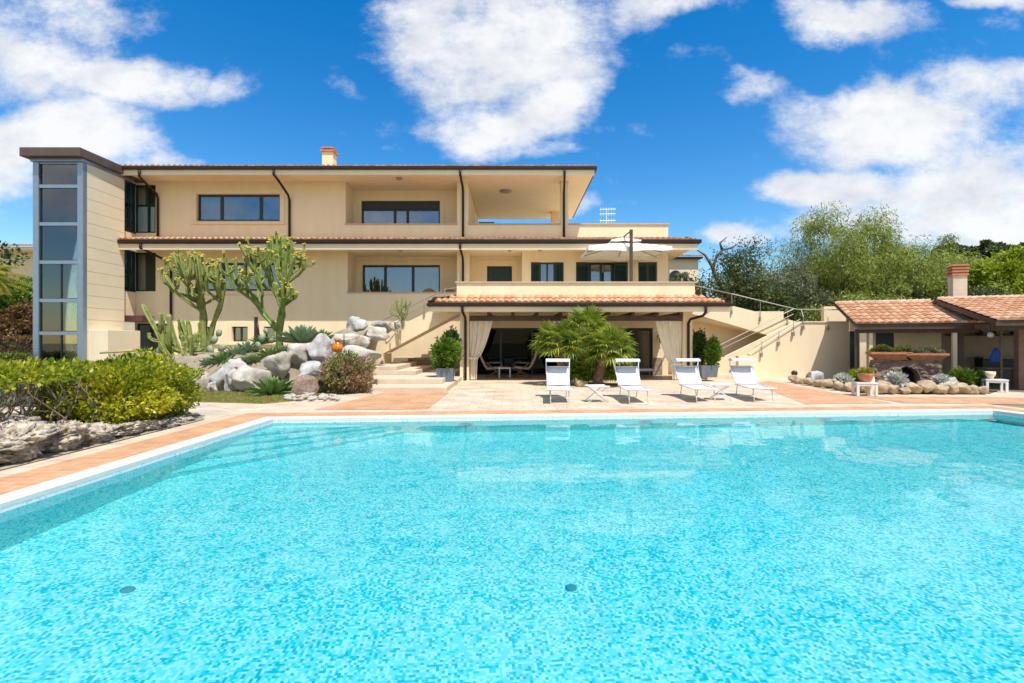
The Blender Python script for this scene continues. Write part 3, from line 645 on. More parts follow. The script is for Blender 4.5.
MB().prism([(tx0 - .05, ty0 - .06), (tx1 + .04, ty0 - .06), (tx1 + .04, ty1 + .5), (tx0 - .05, ty1 + .5)], 8.4, 8.515, 'z').build('roof_edge', M['alu'], tower)
LV = [.35, 1.82, 3.08, 4.55, 6.02, 7.47, 8.40]
mb = MB(); mb.box(tx0, tx0 + .22, ty0, ty0 + .2, 0, 8.395); mb.box(tx1 - .22, tx1, ty0, ty0 + .18, 0, 8.395)
for z_ in LV: mb.box(tx0 + .22, tx1 - .22, ty0 + .02, ty0 + .14, z_ - .065, min(8.39, z_ + .065))
for z_ in LV: mb.box(tx0 + .02, tx0 + .12, ty0 + .2, ty1, z_ - .065, min(8.39, z_ + .065))
mb.box(tx0, tx0 + .15, ty1 - .15, ty1, 0, 8.39)
mb.build('mullions', M['alu'], tower)
MB().box(tx0 + .06, tx0 + .07, ty0 + .2, ty1 - .15, .1, 8.39).build('pane', M['glass_tower'], tower)
mb = MB()
for a_, b_ in zip(LV, LV[1:]):
    mb.box(tx0 + .27, tx1 - .27, ty0 + .05, ty0 + .12, a_ + .065, a_ + .09); mb.box(tx0 + .22, tx0 + .27, ty0 + .05, ty0 + .12, a_ + .065, b_ - .065); mb.box(tx1 - .27, tx1 - .22, ty0 + .05, ty0 + .12, a_ + .065, b_ - .065)
    if b_ < 6: mb.box(tx0 + 1.02, tx0 + 1.06, ty0 + .05, ty0 + .12, a_ + .065, b_ - .065)
mb.build('glazing_bars', M['frame'], tower)
for a_, b_ in zip(LV, LV[1:]): MB().box(tx0 + .22, tx1 - .22, ty0 + .08, ty0 + .09, a_ + .05, b_ - .05).build('pane', M['glass_tower'], tower)
mb = MB()
for k_ in range(5):
    z_ = .4 + k_ * 1.55
    mb.prism([(tx0 + .3, z_), (tx1 - .4, z_ + 1.5), (tx1 - .4, z_ + 1.7), (tx0 + .3, z_ + .2)][::1], ty0 + .9, ty0 + 1.0, 'y')
for k_ in range(4): mb.tube([(tx1 - .5 - k_ * .34, ty0 + .55, .4), (tx1 - 1.1 - k_ * .22, ty0 + .75, 8.2)], .035, 6)

dp_ = mat('pale green drape', (.66, .70, .50), .9, .06, 6)
def drape(a, b_, c, d, z0, z1):
    q = MB(); n_ = 14; vs = []
    for i in range(n_ + 1):
        s = i / n_; yy = ty0 + .17 + .022 * math.sin(i * 2.1); vs += [(tx0 + a + (b_ - a) * s, yy, z0 + .08), (tx0 + d + (c - d) * s, yy, z1 - .08)]
    q.add(vs, [(2 * i, 2 * i + 2, 2 * i + 3, 2 * i + 1) for i in range(n_)]).build('drape', dp_, tower)
for k_, (a_, b_) in enumerate(zip(LV, LV[1:])):
    if k_ < 5: drape(.3, .98 - .06 * k_, .58 - .05 * k_, .26, a_, b_)
    if k_ < 3: drape(1.1, 1.62, 1.25, 1.07, a_, b_)
mb.build('stair_stringers', mat('pale green steel', (.70, .76, .58), .5), tower)
MB().box(tx1 - .05, tx1 + .75, ty0 + .25, ty1 - .1, 0, 1.95).build('base_block', mpan, tower, bevel=.01)

# ================================================================ LEFT OUTDOOR STAIR
ls = empty('outdoor_staircase', (-4, 21, 0), 'cream outdoor staircase rising rightwards from the boulders to the first-floor terrace', 'staircase')
mb = MB()
mb.prism([(-6.4, .0), (-5.2, .0), (-5.2, 1.02), (-2.1, 2.66), (-2.1, 3.3), (-6.4, 1.28)], 20.2, 20.4, 'y')
mb.build('stringer_wall', M['wall'], ls)
mb = MB()
for i in range(14):
    x = -6.4 + i * .307; zt = 1.0 + (x + 6.55) * .47; mb.box(x, x + .307, 20.401, 21.6, zt - .13, zt)
mb.build('steps', M['beige'], ls)
MB().prism([(-5.2, 1.03), (-2.1, 2.67), (-2.1, 2.78), (-5.2, 1.12)], 20.401, 21.6, 'y').prism([(-6.39, 0), (-5.2, 0), (-5.2, 1.0), (-6.39, .6)], 20.401, 21.6, 'y').build('underside', M['wall'], ls)
mb = MB()
mb.tube([(-6.0, 20.3, 2.0), (-2.7, 20.3, 3.62), (-2.1, 20.3, 3.7)], .022, 6); mb.tube([(-6.0, 20.3, 1.75), (-2.7, 20.3, 3.37)], .012, 5)
for i in range(5):
    x = -6.0 + i * .82; z_ = 1.47 + (x + 6.4) * .47; mb.tube([(x, 20.15, z_ - .25), (x, 20.15, z_ + .25), (x, 20.3, z_ + .52)], .016, 6); mb.box(x - .03, x + .03, 20.14, 20.199, z_ - .3, z_ - .1)
mb.build('handrail', M['steel'], ls)
# broad steps
bs = empty('garden_steps', (-4, 17, 0), 'broad beige stone steps leading up from the orange paving beside the boulders', 'steps')
mb = MB(); mb.box(-5.3, -1.93, 14.75, 22.1, -.05, .15); mb.box(-5.3, -2.22, 16.0, 22.09, .15, .30); mb.box(-5.3, -3.45, 17.9, 22.08, .30, .45); mb.box(-5.3, -4.2, 18.15, 22.07, .45, .60)
mb.build('treads', mat('sandstone steps', (.52, .42, .30), .8, .1, 3, .3, 40, col2=(.64, .53, .39)), bs, bevel=.012)

# ================================================================ RIGHT STAIR AND GARDEN WALL
rs = empty('double_flight_staircase', (10.5, 21.5, 0), 'cream double-flight staircase with steel handrail on the right end of the villa', 'staircase')
mb = MB()
mb.prism([(6.94, 2.95), (8.4, 2.60), (11.0, 1.85), (12.6, 1.4), (12.6, 2.36), (9.65, 3.08), (6.94, 3.72)], 22.0, 22.15, 'y')
mb.prism([(8.6, 0), (12.4, 0), (12.4, 2.36), (9.1, .75), (8.6, .75)], 21.80, 21.95, 'y')
mb.box(6.94, 12.6, 23.2, 23.35, 0, 2.9); mb.box(9.15, 9.78, 20.2, 20.45, 0, .92)
mb.box(12.6, 14.2, 21.8, 23.3, 0, 1.5)
mb.build('stair_wall', M['wall'], rs)
mb = MB()
for i in range(11):
    x = 9.2 + i * .3; mb.box(x, 12.6, 20.72, 21.795, .0 + i * .15, .15 + i * .15)
mb.box(7.7, 9.2, 19.7, 21.79, 0, .15)
for i in range(8):
    x = 12.3 - i * .62; zt = 1.75 + i * .175; mb.box(x - .62, x, 22.151, 23.19, zt - .1, zt)
mb.build('steps', M['beige'], rs)
MB().prism([(6.95, 2.83), (12.5, 1.50), (12.5, 1.62), (6.95, 2.95)], 22.151, 23.19, 'y').build('underside', M['wall'], rs)
mb = MB()
mb.tube([(6.9, 19.6, 3.95), (7.6, 21.0, 3.86), (9.65, 22.0, 3.6), (12.5, 21.9, 2.9)], .026, 6)
mb.tube([(9.0, 21.85, 1.3), (12.3, 21.85, 2.92)], .02, 6); mb.tube([(9.0, 21.85, 1.1), (12.3, 21.85, 2.7)], .012, 6)
for x, z_ in ((8.3, 3.3), (9.65, 3.0), (10.9, 2.7), (12.1, 2.4)): mb.tube([(x, 21.95, z_ - .25), (x, 21.95, z_ + .3), (x, 21.97, z_ + .62)], .015, 6); mb.box(x - .03, x + .03, 21.93, 21.998, z_ - .3, z_ - .12)
mb.build('handrail', M['steel'], rs)
gw = empty('garden_wall', (12, 20.6, 0), 'cream rendered garden wall with sloping left end and low steel rail before the pavilion', 'wall')
MB().prism([(9.79, 0), (14.6, 0), (14.6, 2.28), (11.9, 2.28), (9.79, .95)], 20.5, 20.7, 'y').box(13.35, 14.3, 21.4, 21.6, 0, 3.0).build('rendered_wall', M['wall'], gw)
MB().prism([(11.88, 2.282), (14.62, 2.282), (14.62, 2.33), (11.87, 2.33)], 20.46, 20.74, 'y').prism([(9.75, .93), (11.88, 2.282), (11.87, 2.33), (9.73, .98)], 20.46, 20.74, 'y').build('coping', M['trim'], gw)
mb = MB(); mb.tube([(11.75, 20.6, 2.82), (14.5, 20.6, 2.80)], .022, 6)
mb.tube([(9.9, 20.42, 1.25), (11.75, 20.42, 2.4)], .018, 6)
for x in (11.9, 12.9, 14.1): mb.tube([(x, 20.42, 2.05), (x, 20.42, 2.5), (x, 20.58, 2.82)], .015, 6); mb.box(x - .04, x + .04, 20.4, 20.499, 1.98, 2.15)
for x, z_ in ((10.2, 1.0), (10.9, 1.45), (11.5, 1.85)): mb.tube([(x, 20.42, z_ - .05), (x, 20.42, z_ + .5)], .014, 6); mb.box(x - .04, x + .04, 20.4, 20.499, z_ - .12, z_ + .03)
mb.build('handrail', M['steel'], gw)
# round garden spotlight
gs = empty('garden_spotlight', (11.35, 20.1, 0), 'small round dark spotlight on a short post before the garden wall', 'lamp')
MB().tube([(11.35, 20.1, 0), (11.35, 20.1, .12)], .02, 6).build('post', M['black'], gs); MB().lathe([(.02, -.11), (.10, -.07), (.12, 0), (.10, .07), (.02, .11)], (11.35, 20.1, .23), 12).build('lamp_head', M['black'], gs, smooth=True)

# ================================================================ PAVILION
PO = Vector((12.3, 17.9, 0)); PU = Vector((.94, -.342, 0)); PV = Vector((.342, .94, 0))
def pxf(p): return tuple(PO + PU * p[0] + PV * p[1] + Vector((0, 0, p[2])))
pav = empty('pavilion', (15, 18.5, 0), 'low barbecue pavilion with two terracotta tiled roofs and dark wooden posts at the pool corner', 'pavilion')
random.seed(8)
mb = MB(pxf); tile_roof(mb, (0, 0, 2.14), (4.2, 0, 2.14), (0, 2.8, 3.07), (4.2, 2.8, 3.07)); r1 = mb.build('tiled_roof', M['tile'], pav, rnd=True)
mb = MB(pxf); tile_roof(mb, (3.1, -1.95, 2.15), (9.5, -1.95, 2.15), (3.1, 1.95, 3.08), (9.5, 1.95, 3.08)); tile_roof(mb, (9.5, 5.8, 2.15), (3.1, 5.8, 2.15), (9.5, 1.95, 3.08), (3.1, 1.95, 3.08)); r2 = mb.build('tiled_roof', M['tile'], pav, rnd=True)
mb = MB(pxf)
for i in range(32): a = 3.1 + i * .2; mb.tube([(a, 1.95, 3.10), (a + .2, 1.95, 3.12)], [.055, .065], 8); mb.r[-10:] = [random.random()] * 10
for i in range(16): a = i * .2; mb.tube([(a, 2.8, 3.09), (a + .2, 2.8, 3.11)], [.05, .06], 8); mb.r[-10:] = [random.random()] * 10
mb.build('ridge_tiles', M['ridge'], pav, rnd=True)
mb = MB(pxf)
mb.prism([(0, 2.0), (2.8, 2.93), (2.8, 3.045), (0, 2.115)], 0.0, .09, 'x'); mb.prism([(.02, 2.07), (2.8, 2.99), (2.8, 3.045), (.02, 2.115)], .09, 4.2, 'x')
mb.box(.09, 3.4, .02, .10, 1.93, 2.068); mb.box(.1, 3.6, .2, .34, 1.8, 1.93)
mb.prism([(-1.95, 1.97), (1.95, 2.88), (1.95, 3.05), (-1.95, 2.125)], 3.08, 3.2, 'x'); mb.prism([(-1.93, 2.05), (1.95, 2.98), (1.95, 3.05), (-1.93, 2.125)], 3.2, 9.5, 'x'); mb.prism([(1.951, 2.98), (5.8, 2.05), (5.8, 2.125), (1.951, 3.05)], 3.08, 9.5, 'x')
mb.box(3.2, 9.5, -1.94, -1.84, 1.97, 2.052); mb.box(3.3, 9.5, -1.5, -1.3, 1.88, 2.09)
mb.build('roof_timbers', M['wood_dark'], pav)
def post(u, v, w, d, m='wood_dark', top=1.95): MB(pxf).box(u - w / 2, u + w / 2, v - d / 2, v + d / 2, 0, top).build('post', M[m], pav)
post(.10, .27, .1, .1); post(.27, .26, .20, .2, 'wall', 1.8); post(.52, .24, .10, .1, 'wall_pale', 1.8); post(2.95, .27, .12, .12, 'wall_pale', 1.8); post(3.2, .5, .16, .16)
post(4.25, -.75, .26, .26, 'wood_mid', 2.1); post(3.45, -1.4, .05, .05, 'wood_dark', 1.9) ; post(7.6, -1.4, .2, .2)
mb = MB(pxf); wall_grid(mb, .3, 3.3, 0, 2.55, 1.9, 2.05, [(.0, .62, 0, 1.9), (1.15, 1.75, 0, 1.85)]); mb.build('wall', M['wall'], pav)
mb = MB(pxf); mb.box(.32, .62, 1.95, 2.0, 0, 1.9); mb.box(1.152, 1.748, 1.96, 2.0, 0, 1.848); mb.build('door', M['frame'], pav)
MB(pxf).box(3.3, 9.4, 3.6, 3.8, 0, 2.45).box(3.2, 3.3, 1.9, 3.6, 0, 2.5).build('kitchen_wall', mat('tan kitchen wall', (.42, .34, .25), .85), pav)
MB(pxf).box(4.9, 9.3, 3.0, 3.59, 0, .86).build('counter', M['black'], pav)
MB(pxf).box(4.9, 9.3, 2.96, 3.59, .862, .92).build('countertop', mat('stone worktop', (.3, .27, .23), .5), pav)
MB(pxf).box(3.5, 9.0, 3.35, 3.59, 1.72, 1.76).build('shelf', M['wood_dark'], pav)
mb = MB(pxf); mb.box(3.98, 4.42, 2.98, 3.42, 2.4, 4.05); chb = mb.build('chimney', M['chimney'], r2)
mb = MB(pxf)
for i in range(3): mb.box(3.94, 4.46, 2.94, 3.46, 4.05 + i * .12, 4.12 + i * .12); mb.box(4.0, 4.40, 3.0, 3.40, 4.12 + i * .12, 4.17 + i * .12)
mb.prism([(3.92, 4.41), (4.48, 4.41), (4.42, 4.48), (3.98, 4.48)], 2.92, 3.48, 'y'); mb.build('chimney_cap', M['terra'], r2)
random.seed(4)
for i, u in enumerate((3.75, 4.3, 5.0, 5.45, 6.0, 6.6, 7.3)):
    c = pxf((u, 3.45, 1.76)); k_ = random.uniform(.09, .17)
    tag(MB().lathe([(k_ * .5, 0), (k_, k_ * .5), (k_ * .95, k_ * .9), (k_ * .5, k_ * 1.25), (k_ * .55, k_ * 1.4)], c, 14).build('shelf_pot', M['wood_dark'] if i % 2 else M['black'], smooth=True), ['dark squat pot', 'dark brown round pot', 'large dark pot', 'small dark pot', 'black pot', 'brown jar', 'last dark pot'][i] + ' on the pavilion shelf, number seen ' + ['just behind the globe lamp', 'beside the thick post', 'just past the thick post', 'second past the thick post', 'third past the thick post', 'fourth past the thick post', 'nearest the picture edge'][i], 'pot', 'pots on the pavilion shelf')
c = pxf((3.72, -.2, 1.72))
gl = empty('globe_lamp', c, 'white globe lamp hanging under the dark pavilion beam', 'lamp')
MB().lathe([(.03, -.09), (.075, -.055), (.09, 0), (.07, .06), (.03, .09)], c, 16).build('lamp_shade', M['white'], gl, smooth=True); MB().tube([(c[0], c[1], c[2] + .13), (c[0], c[1], c[2] + .33)], .012, 5).build('stem', M['black'], gl)
c = Vector(pxf((4.0, .1, 0)))
mb = MB(); q = 12
for zi, (w_, d_, z_) in enumerate(((.20, .06, .62), (.21, .07, .75), (.17, .07, .95), (.12, .05, 1.12), (.07, .04, 1.25))): pass
vs = []; rows = [(.16, .05, .80), (.19, .08, .84), (.17, .07, .98), (.12, .05, 1.12), (.04, .03, 1.30)]
for w_, d_, z_ in rows:
    for k_ in range(q): a = 2 * math.pi * k_ / q; rr = 1 + .18 * math.sin(a * 4 + z_ * 3); vs.append((c.x + w_ * math.cos(a) * rr, c.y + d_ * math.sin(a) * rr, z_))
mb.add(vs, [(i * q + k_, i * q + (k_ + 1) % q, (i + 1) * q + (k_ + 1) % q, (i + 1) * q + k_) for i in range(4) for k_ in range(q)] + [tuple(range(q))[::-1], tuple(range(4 * q, 5 * q))])
tag(mb.build('hanging_towel', M['blue'], smooth=True), 'bright blue towel hanging beside the dark post in the pavilion', 'towel')
sd = empty('side_cabinet', (c.x + .2, c.y + .3, 0), 'small dark cabinet under the blue towel inside the pavilion', 'cabinet')
MB().box(c.x - .2, c.x + .6, c.y + .12, c.y + .5, .1, .58).build('carcass', M['black'], sd); MB().box(c.x - .24, c.x + .64, c.y + .10, c.y + .52, .582, .62).build('top', M['wood_mid'], sd)
for a, b_ in ((-.18, .14), (.56, .14), (-.18, .46), (.56, .46)): MB().box(c.x + a - .02, c.x + a + .02, c.y + b_ - .02, c.y + b_ + .02, 0, .098).build('leg', M['wood_mid'], sd)

# ---------------------------------------------------------------- rocks
def rock(name, c, s, m, seed, sub=3, cuts=11, rough=.28, org=None, fine=.05):
    rng = random.Random(seed)
    import bmesh
    bm = bmesh.new(); bmesh.ops.create_icosphere(bm, subdivisions=sub, radius=1.0)
    pl = []
    for _ in range(cuts):
        n_ = Vector((rng.gauss(0, 1), rng.gauss(0, 1), rng.gauss(0, 1))).normalized(); pl.append((n_, rng.uniform(.5, .82)))
    off = Vector((rng.uniform(0, 50), rng.uniform(0, 50), rng.uniform(0, 50)))
    for v in bm.verts:
        p = v.co.copy()
        for n_, d in pl:
            e_ = p.dot(n_) - d
            if e_ > 0: p -= n_ * e_ * .985
        p *= 1 + rough * noise.noise(p * 1.6 + off) + fine * (1 - 2 * abs(noise.noise(p * 3.5 + off))) * 1.2 + fine * noise.noise(p * 8 + off) * 1.2 + fine * .8 * noise.noise(p * 18 + off)
        v.co = Vector((p.x * s[0], p.y * s[1], p.z * s[2]))
    a = rng.uniform(-.5, .5)
    R_ = Matrix.Rotation(a, 3, 'Z') @ Matrix.Rotation(rng.uniform(-.15, .15), 3, 'Y')
    for v in bm.verts: v.co = R_ @ v.co
    me = bpy.data.meshes.new(name); bm.to_mesh(me); bm.free()
    zmin = min(v.co.z for v in me.vertices)
    for v in me.vertices: v.co.z -= zmin
    o = link_mesh(name, me, m, None, (c[0], c[1], c[2] - s[2] - .0), False)
    me.shade_smooth()
    return o
def rock_px(name, x0, y0, x1, y1, d, m, seed, label, cat='boulder', group=None, dy=1.0, **k):
    c = P((x0 + x1) / 2, (y0 + y1) / 2, d); sx = (x1 - x0) * d / 1000 * 1.12; sz = (y1 - y0) * d / 1000 * 1.12
    return tag(rock(name, c, (sx, max(sx, sz) * dy * .8, sz), m, seed, **k), label, cat, group)
# raised bed behind the boulders
def zbed(x, y):
    a = sstep((y - 14.9) / 1.5) * (.55 + .6 * sstep((x + 13) / 2.5)) * sstep((x + 18) / 2)
    b_ = .85 * sstep((x + 8.2) / 2.2) * sstep((y - 16.6) / 2)
    return a + b_ + .05 * noise.noise(Vector((x, y, 0)))
mb = MB(); nxb, nyb = 60, 36; vs = []
for j in range(nyb + 1):
    for i in range(nxb + 1):
        x = -17 + 11.7 * i / nxb; y = 14.6 + 7.55 * j / nyb; vs.append((x, y, zbed(x, y) - .03))
mb.add(vs, [(j * (nxb + 1) + i, j * (nxb + 1) + i + 1, (j + 1) * (nxb + 1) + i + 1, (j + 1) * (nxb + 1) + i) for j in range(nyb) for i in range(nxb)])
tag(mb.build('garden_bed', mat('garden bed soil', (.20, .155, .10), .95, .3, 3, .8, 14, col2=(.34, .28, .20)), smooth=True), kind='structure')
RB = [(238, 357, 276, 394, 14.8, 'rock', 'large pale slab boulder leaning at the foot of the rockery beside the front agave'),
      (264, 350, 293, 378, 15.5, 'rock', 'pale pointed boulder between the leaning slab and the big grey block'),
      (289, 340, 313, 370, 16.0, 'rock', 'rough tan-white boulder left of the big angular grey block'),
      (305, 338, 334, 366, 15.8, 'rock_grey', 'big angular grey block at the top middle of the rockery'),
      (297, 364, 328, 382, 15.2, 'rock_grey', 'grey boulder directly under the big angular grey block'),
      (328, 349, 347, 371, 15.6, 'rock_grey', 'narrow brownish grey boulder just below the amber glass jar'),
      (342, 342, 379, 371, 15.4, 'rock', 'biggest rounded pale boulder above the pink-tipped shrub'),
      (324, 331, 365, 350, 17.4, 'rock', 'long flat pale boulder lying behind the amber glass jar'),
      (346, 319, 367, 338, 18.4, 'rock_grey', 'upright grey-white boulder at the top against the villa wall'),
      (360, 324, 388, 342, 18.6, 'rock', 'long pale boulder beside the stair wall near the top'),
      (371, 319, 387, 332, 19.2, 'rock_grey', 'small grey slab leaning at the top end of the rockery'),
      (385, 319, 393, 333, 19.4, 'rock', 'small upright white stone at the stair parapet'),
      (393, 321, 402, 329, 19.6, 'rock', 'little white stone nearest the small candelabra plant by the stair'),
      (184, 370, 213, 396, 15.2, 'rock', 'blocky pale boulder nearest the yellow-green hedge'),
      (210, 364, 237, 395, 15.3, 'rock_grey', 'cracked grey boulder second from the yellow-green hedge'),
      (227, 360, 251, 380, 15.6, 'rock', 'boulder wedged above the gap beside the leaning slab'),
      (226, 374, 242, 395, 15.0, 'rock_grey', 'narrow upright grey boulder at lawn level left of the slab'),
      (206, 382, 218, 395, 14.9, 'rock', 'small pale stone at lawn level below the cracked boulder')]
for i, (a, b_, c_, d_, dd, m_, lb) in enumerate(RB): rock_px('boulder', a, b_, c_, d_, dd, M[m_], 20 + i, lb, 'boulder', 'boulders of the rockery', sub=4)
# dead stump
rock_px('tree_stump', 286, 375, 325, 396, 14.3, mat('weathered brown wood', (.16, .10, .075), .9, .3, 12, 1.0, 20, col2=(.34, .25, .19)), 77, 'dark brown weathered stump low in the rockery by the agave', 'stump', rough=.3)
random.seed(12)
for i in range(46):
    px, py = random.uniform(286, 338), random.uniform(395.5, 401.5); g_ = G(px, py)
    tag(rock('pebble', (g_[0], g_[1], .055), (.07 + random.random() * .05, .07 + random.random() * .04, .05), M['rock'], 300 + i, sub=2), 'pale pebble in the strip between lawn corner and paving', 'pebble', 'pale pebbles edging the lawn corner')
# boulder at the palm
rock_px('boulder', 575, 378, 588, 388, 16.6, M['rock_tan'], 55, 'round brown boulder between the two palm trunks', 'boulder')
# edging of the pavilion flower bed
EX = [(797, 383, 9), (805, 384.5, 9), (813, 386, 10), (822, 387.5, 11), (832, 389, 12), (843, 391, 12), (854, 392.5, 12), (866, 393.5, 11), (885, 395, 14), (898, 395, 12), (909, 395, 10), (920, 395, 14), (933, 395, 16), (946, 395, 14), (957, 395, 11), (968, 395, 14), (978, 395, 12), (987, 395, 10)]
EXL = ['endmost small fieldstone of the front row by the round spotlight', 'second fieldstone of the front row counting from the garden wall', 'third fieldstone of the front row counting from the garden wall', 'fourth fieldstone of the front row counting from the garden wall', 'fieldstone in the front row just before the rough grey rock', 'fieldstone below the silver plant nearest the garden wall', 'fieldstone in the front row just left of the stool with the pot', 'fieldstone hidden behind the stool with the terracotta pot', 'wide fieldstone just right of the stool with the pot', 'fieldstone below the middle silver plant', 'small fieldstone in front of the arched niche', 'wide fieldstone under the egg-shaped beige boulder', 'widest fieldstone, midway between the two white stools', 'fieldstone below the whitish rounded rock', 'small fieldstone at the left foot of the leafy green bed plant', 'fieldstone directly below the leafy green bed plant', 'last but one fieldstone before the stool with the white pot', 'last small fieldstone beside the stool with the white pot']
for i, (px, py, w_) in enumerate(EX):
    g_ = G(px, py); hh = w_ * g_[1] / 1000 * .85; ww = w_ * g_[1] / 1000 * 1.15
    tag(rock('edging_rock', (g_[0], g_[1] + ww, hh * .93), (ww, ww * .9, hh), M['rock_tan'], 100 + i, sub=3, rough=.25, cuts=5), EXL[i], 'rock', 'fieldstones edging the pavilion flower bed')
for i, (px, py, w_, m_, lb) in enumerate(((816, 378, 16, 'rock_grey', 'rough grey rock at the garden wall end of the flower bed'), (800, 381, 10, 'rock_tan', 'first low rock of the back row by the garden wall'), (925, 385, 15, 'rock_tan', 'smooth egg-shaped beige boulder in front of the terracotta troughs'), (951, 383.5, 18, 'rock', 'whitish rounded rock beside the green bed plants'), (882, 386, 14, 'rock_tan', 'brownish rock directly behind the left white stool'), (905, 388, 12, 'rock_grey', 'small grey rock under the silver plant'))):
    g_ = G(px, py); hh = w_ * g_[1] / 1000 * .8; ww = w_ * g_[1] / 1000 * 1.15
    c = P(px, py, 15.2 if px > 850 else 17.6); tag(rock('boulder', (c.x, c.y, c.z), (ww * .95, ww * .8, hh), M[m_], 140 + i, sub=3), lb, 'boulder')
sheet('flower_bed', [G(792, 382), G(845, 391), G(880, 394), G(990, 394), (15.3, 15.6), (12.6, 18.2), (11.0, 19.6)], .012, M['soil'])
# rough coral rocks along the left side of the pool
CR = [(-5, 4.9, .48), (20, 0, 0)]
CO = [(-6.5, 5.0, .55, .30), (-6.95, 5.6, .55, .34), (-6.5, 5.75, .42, .27), (-6.4, 6.35, .40, .30), (-6.9, 6.5, .45, .34), (-6.35, 6.95, .34, .25), (-6.28, 7.45, .30, .17), (-6.75, 7.3, .4, .22), (-6.22, 7.95, .26, .14), (-6.2, 8.4, .24, .12), (-6.2, 8.85, .22, .10), (-6.2, 9.3, .2, .09), (-6.1, 4.3, .5, .35)]
LBc = ['coarse porous rock filling the left picture edge beside the paving', 'high porous rock behind the coarse one at the left edge', 'mid-sized porous rock beside the coarse edge rock', 'craggy porous rock under the bare branches', 'tall craggy rock hidden among the bare branches', 'pale porous rock below the middle of the hedge', 'brownish porous rock below the hedge, one past the pale one', 'dark porous rock deeper under the hedge', 'small porous rock near the leafy end of the hedge', 'smaller porous rock just before the leafy hedge end', 'low reddish rock under the leafy hedge end', 'last low rock at the shaded far end of the hedge', 'low porous rock nearest the viewer at the paving']
for i, (x, y, r_, h_) in enumerate(CO):
    tag(rock('porous_rock', (x, y, h_ * .38), (r_, r_, h_ * .66), M['rock_coral'], 200 + i, sub=5, rough=.55, cuts=3, fine=.20), LBc[i], 'rock', 'porous rocks along the left side of the pool')

# ================================================================ PLANTS
def unit(k, R): v = R.randn(k, 3); return v / np.linalg.norm(v, axis=1, keepdims=True)
def bush_crown(name, m, c, s, n, Ln, Wd, seed, parent, up=.5, shell=.45, lump=.25, bottom=-.6, ndir=1.0):
    R = np.random.RandomState(seed); u = unit(n * 2, R); u = u[u[:, 2] > bottom][:n]; k = len(u)
    lm = np.array([1 + lump * noise.noise(Vector(p * 2.3) + Vector((seed * 1.7, 0, 0))) * 2 + .12 * noise.noise(Vector(p * 6) + Vector((0, seed, 0))) * 2 for p in u])
    rr = (1 - shell * R.rand(k) ** 1.6) * lm
    pts = u * rr[:, None] * np.array(s) + np.array(c)
    d = u * ndir + R.randn(k, 3) * .55 + np.array([0, 0, up])
    return leaves(name, m, pts, d, Ln * (.7 + .6 * R.rand(k)), Wd * (.7 + .6 * R.rand(k)), parent)
def branches(name, m, base, tips, parent, r0=.03, seed=0, wig=.08):
    rng = random.Random(seed); mb = MB(); base = Vector(base)
    for t in tips:
        t = Vector(t); pts = [base + Vector((rng.uniform(-.05, .05), rng.uniform(-.05, .05), 0))]
        for k_ in range(1, 5):
            f = k_ / 4; pts.append(base.lerp(t, f) + Vector((rng.gauss(0, wig), rng.gauss(0, wig), rng.gauss(0, wig) + .15 * math.sin(f * 3.14) * (t - base).length * .4)) * (1 if k_ < 4 else .3))
        mb.tube(pts, [r0 * (1 - .75 * k_ / 4) for k_ in range(5)], 6)
    return mb.build(name, m, parent, smooth=True)
LM = {
 'hedge': leafmat('yellow green hedge leaves', [(.05, .09, .008), (.20, .28, .018), (.46, .46, .03), (.64, .55, .05)], .4, .35),
 'pepper': leafmat('pepper tree leaves', [(.09, .13, .02), (.22, .28, .045), (.35, .41, .08), (.47, .49, .12)], .5, .4),
 'darktree': leafmat('dark olive leaves', [(.035, .06, .016), (.09, .125, .03), (.16, .20, .06)], .5, .3),
 'bright': leafmat('bright lime leaves', [(.12, .18, .012), (.28, .36, .02), (.44, .49, .03)], .5, .45),
 'olive': leafmat('grey olive leaves', [(.09, .11, .05), (.18, .21, .10), (.30, .33, .17)], .5, .3),
 'palm': leafmat('fan palm leaves', [(.04, .08, .01), (.15, .23, .022), (.31, .36, .045), (.52, .48, .13)], .4, .3),
 'agave': leafmat('blue green agave', [(.12, .20, .11), (.22, .32, .17), (.34, .44, .25)], .45, .12),
 'agavegreen': leafmat('fresh green agave', [(.10, .19, .05), (.19, .31, .08), (.30, .40, .13)], .45, .2),
 'cactus': mat('green cactus skin', (.09, .135, .022), .6, .2, 5, .5, 40, col2=(.24, .29, .055)),
 'cactus2': mat('yellow green cactus skin', (.12, .16, .03), .6, .2, 5, .5, 40, col2=(.32, .34, .09)),
 'pad': mat('grey green cactus pad', (.22, .30, .18), .6, .15, 6),
 'pink': leafmat('pink tipped shrub leaves', [(.10, .15, .03), (.24, .27, .07), (.42, .28, .17), (.50, .30, .22)], .5, .3),
 'potgreen': leafmat('glossy green leaves', [(.05, .11, .012), (.12, .22, .02), (.26, .34, .04)], .35, .3),
 'potdark': leafmat('dark green leaves', [(.02, .05, .012), (.05, .10, .02), (.09, .15, .03)], .4, .2),
 'silver': leafmat('silver leaves', [(.55, .56, .47), (.78, .77, .68)], .7, .1),
 'grasses': leafmat('pale spiky leaves', [(.20, .24, .11), (.34, .37, .18), (.48, .48, .28)], .5, .3),
 'lavender': leafmat('grey green lavender leaves', [(.10, .14, .09), (.20, .24, .17)], .6, .2),
 'redbrown': leafmat('bronze leaves', [(.10, .05, .025), (.22, .11, .05), (.20, .20, .05)], .5, .3),
 'hedge2': leafmat('clipped green hedge', [(.06, .10, .012), (.15, .20, .025), (.26, .20, .06)], .5, .3),
 'orange': leafmat('green orange fronds', [(.14, .20, .02), (.34, .34, .04), (.60, .34, .04)], .5, .4),
}
M['flower'] = mat('yellow flower tips', (.50, .42, .06), .7, .2, 10)

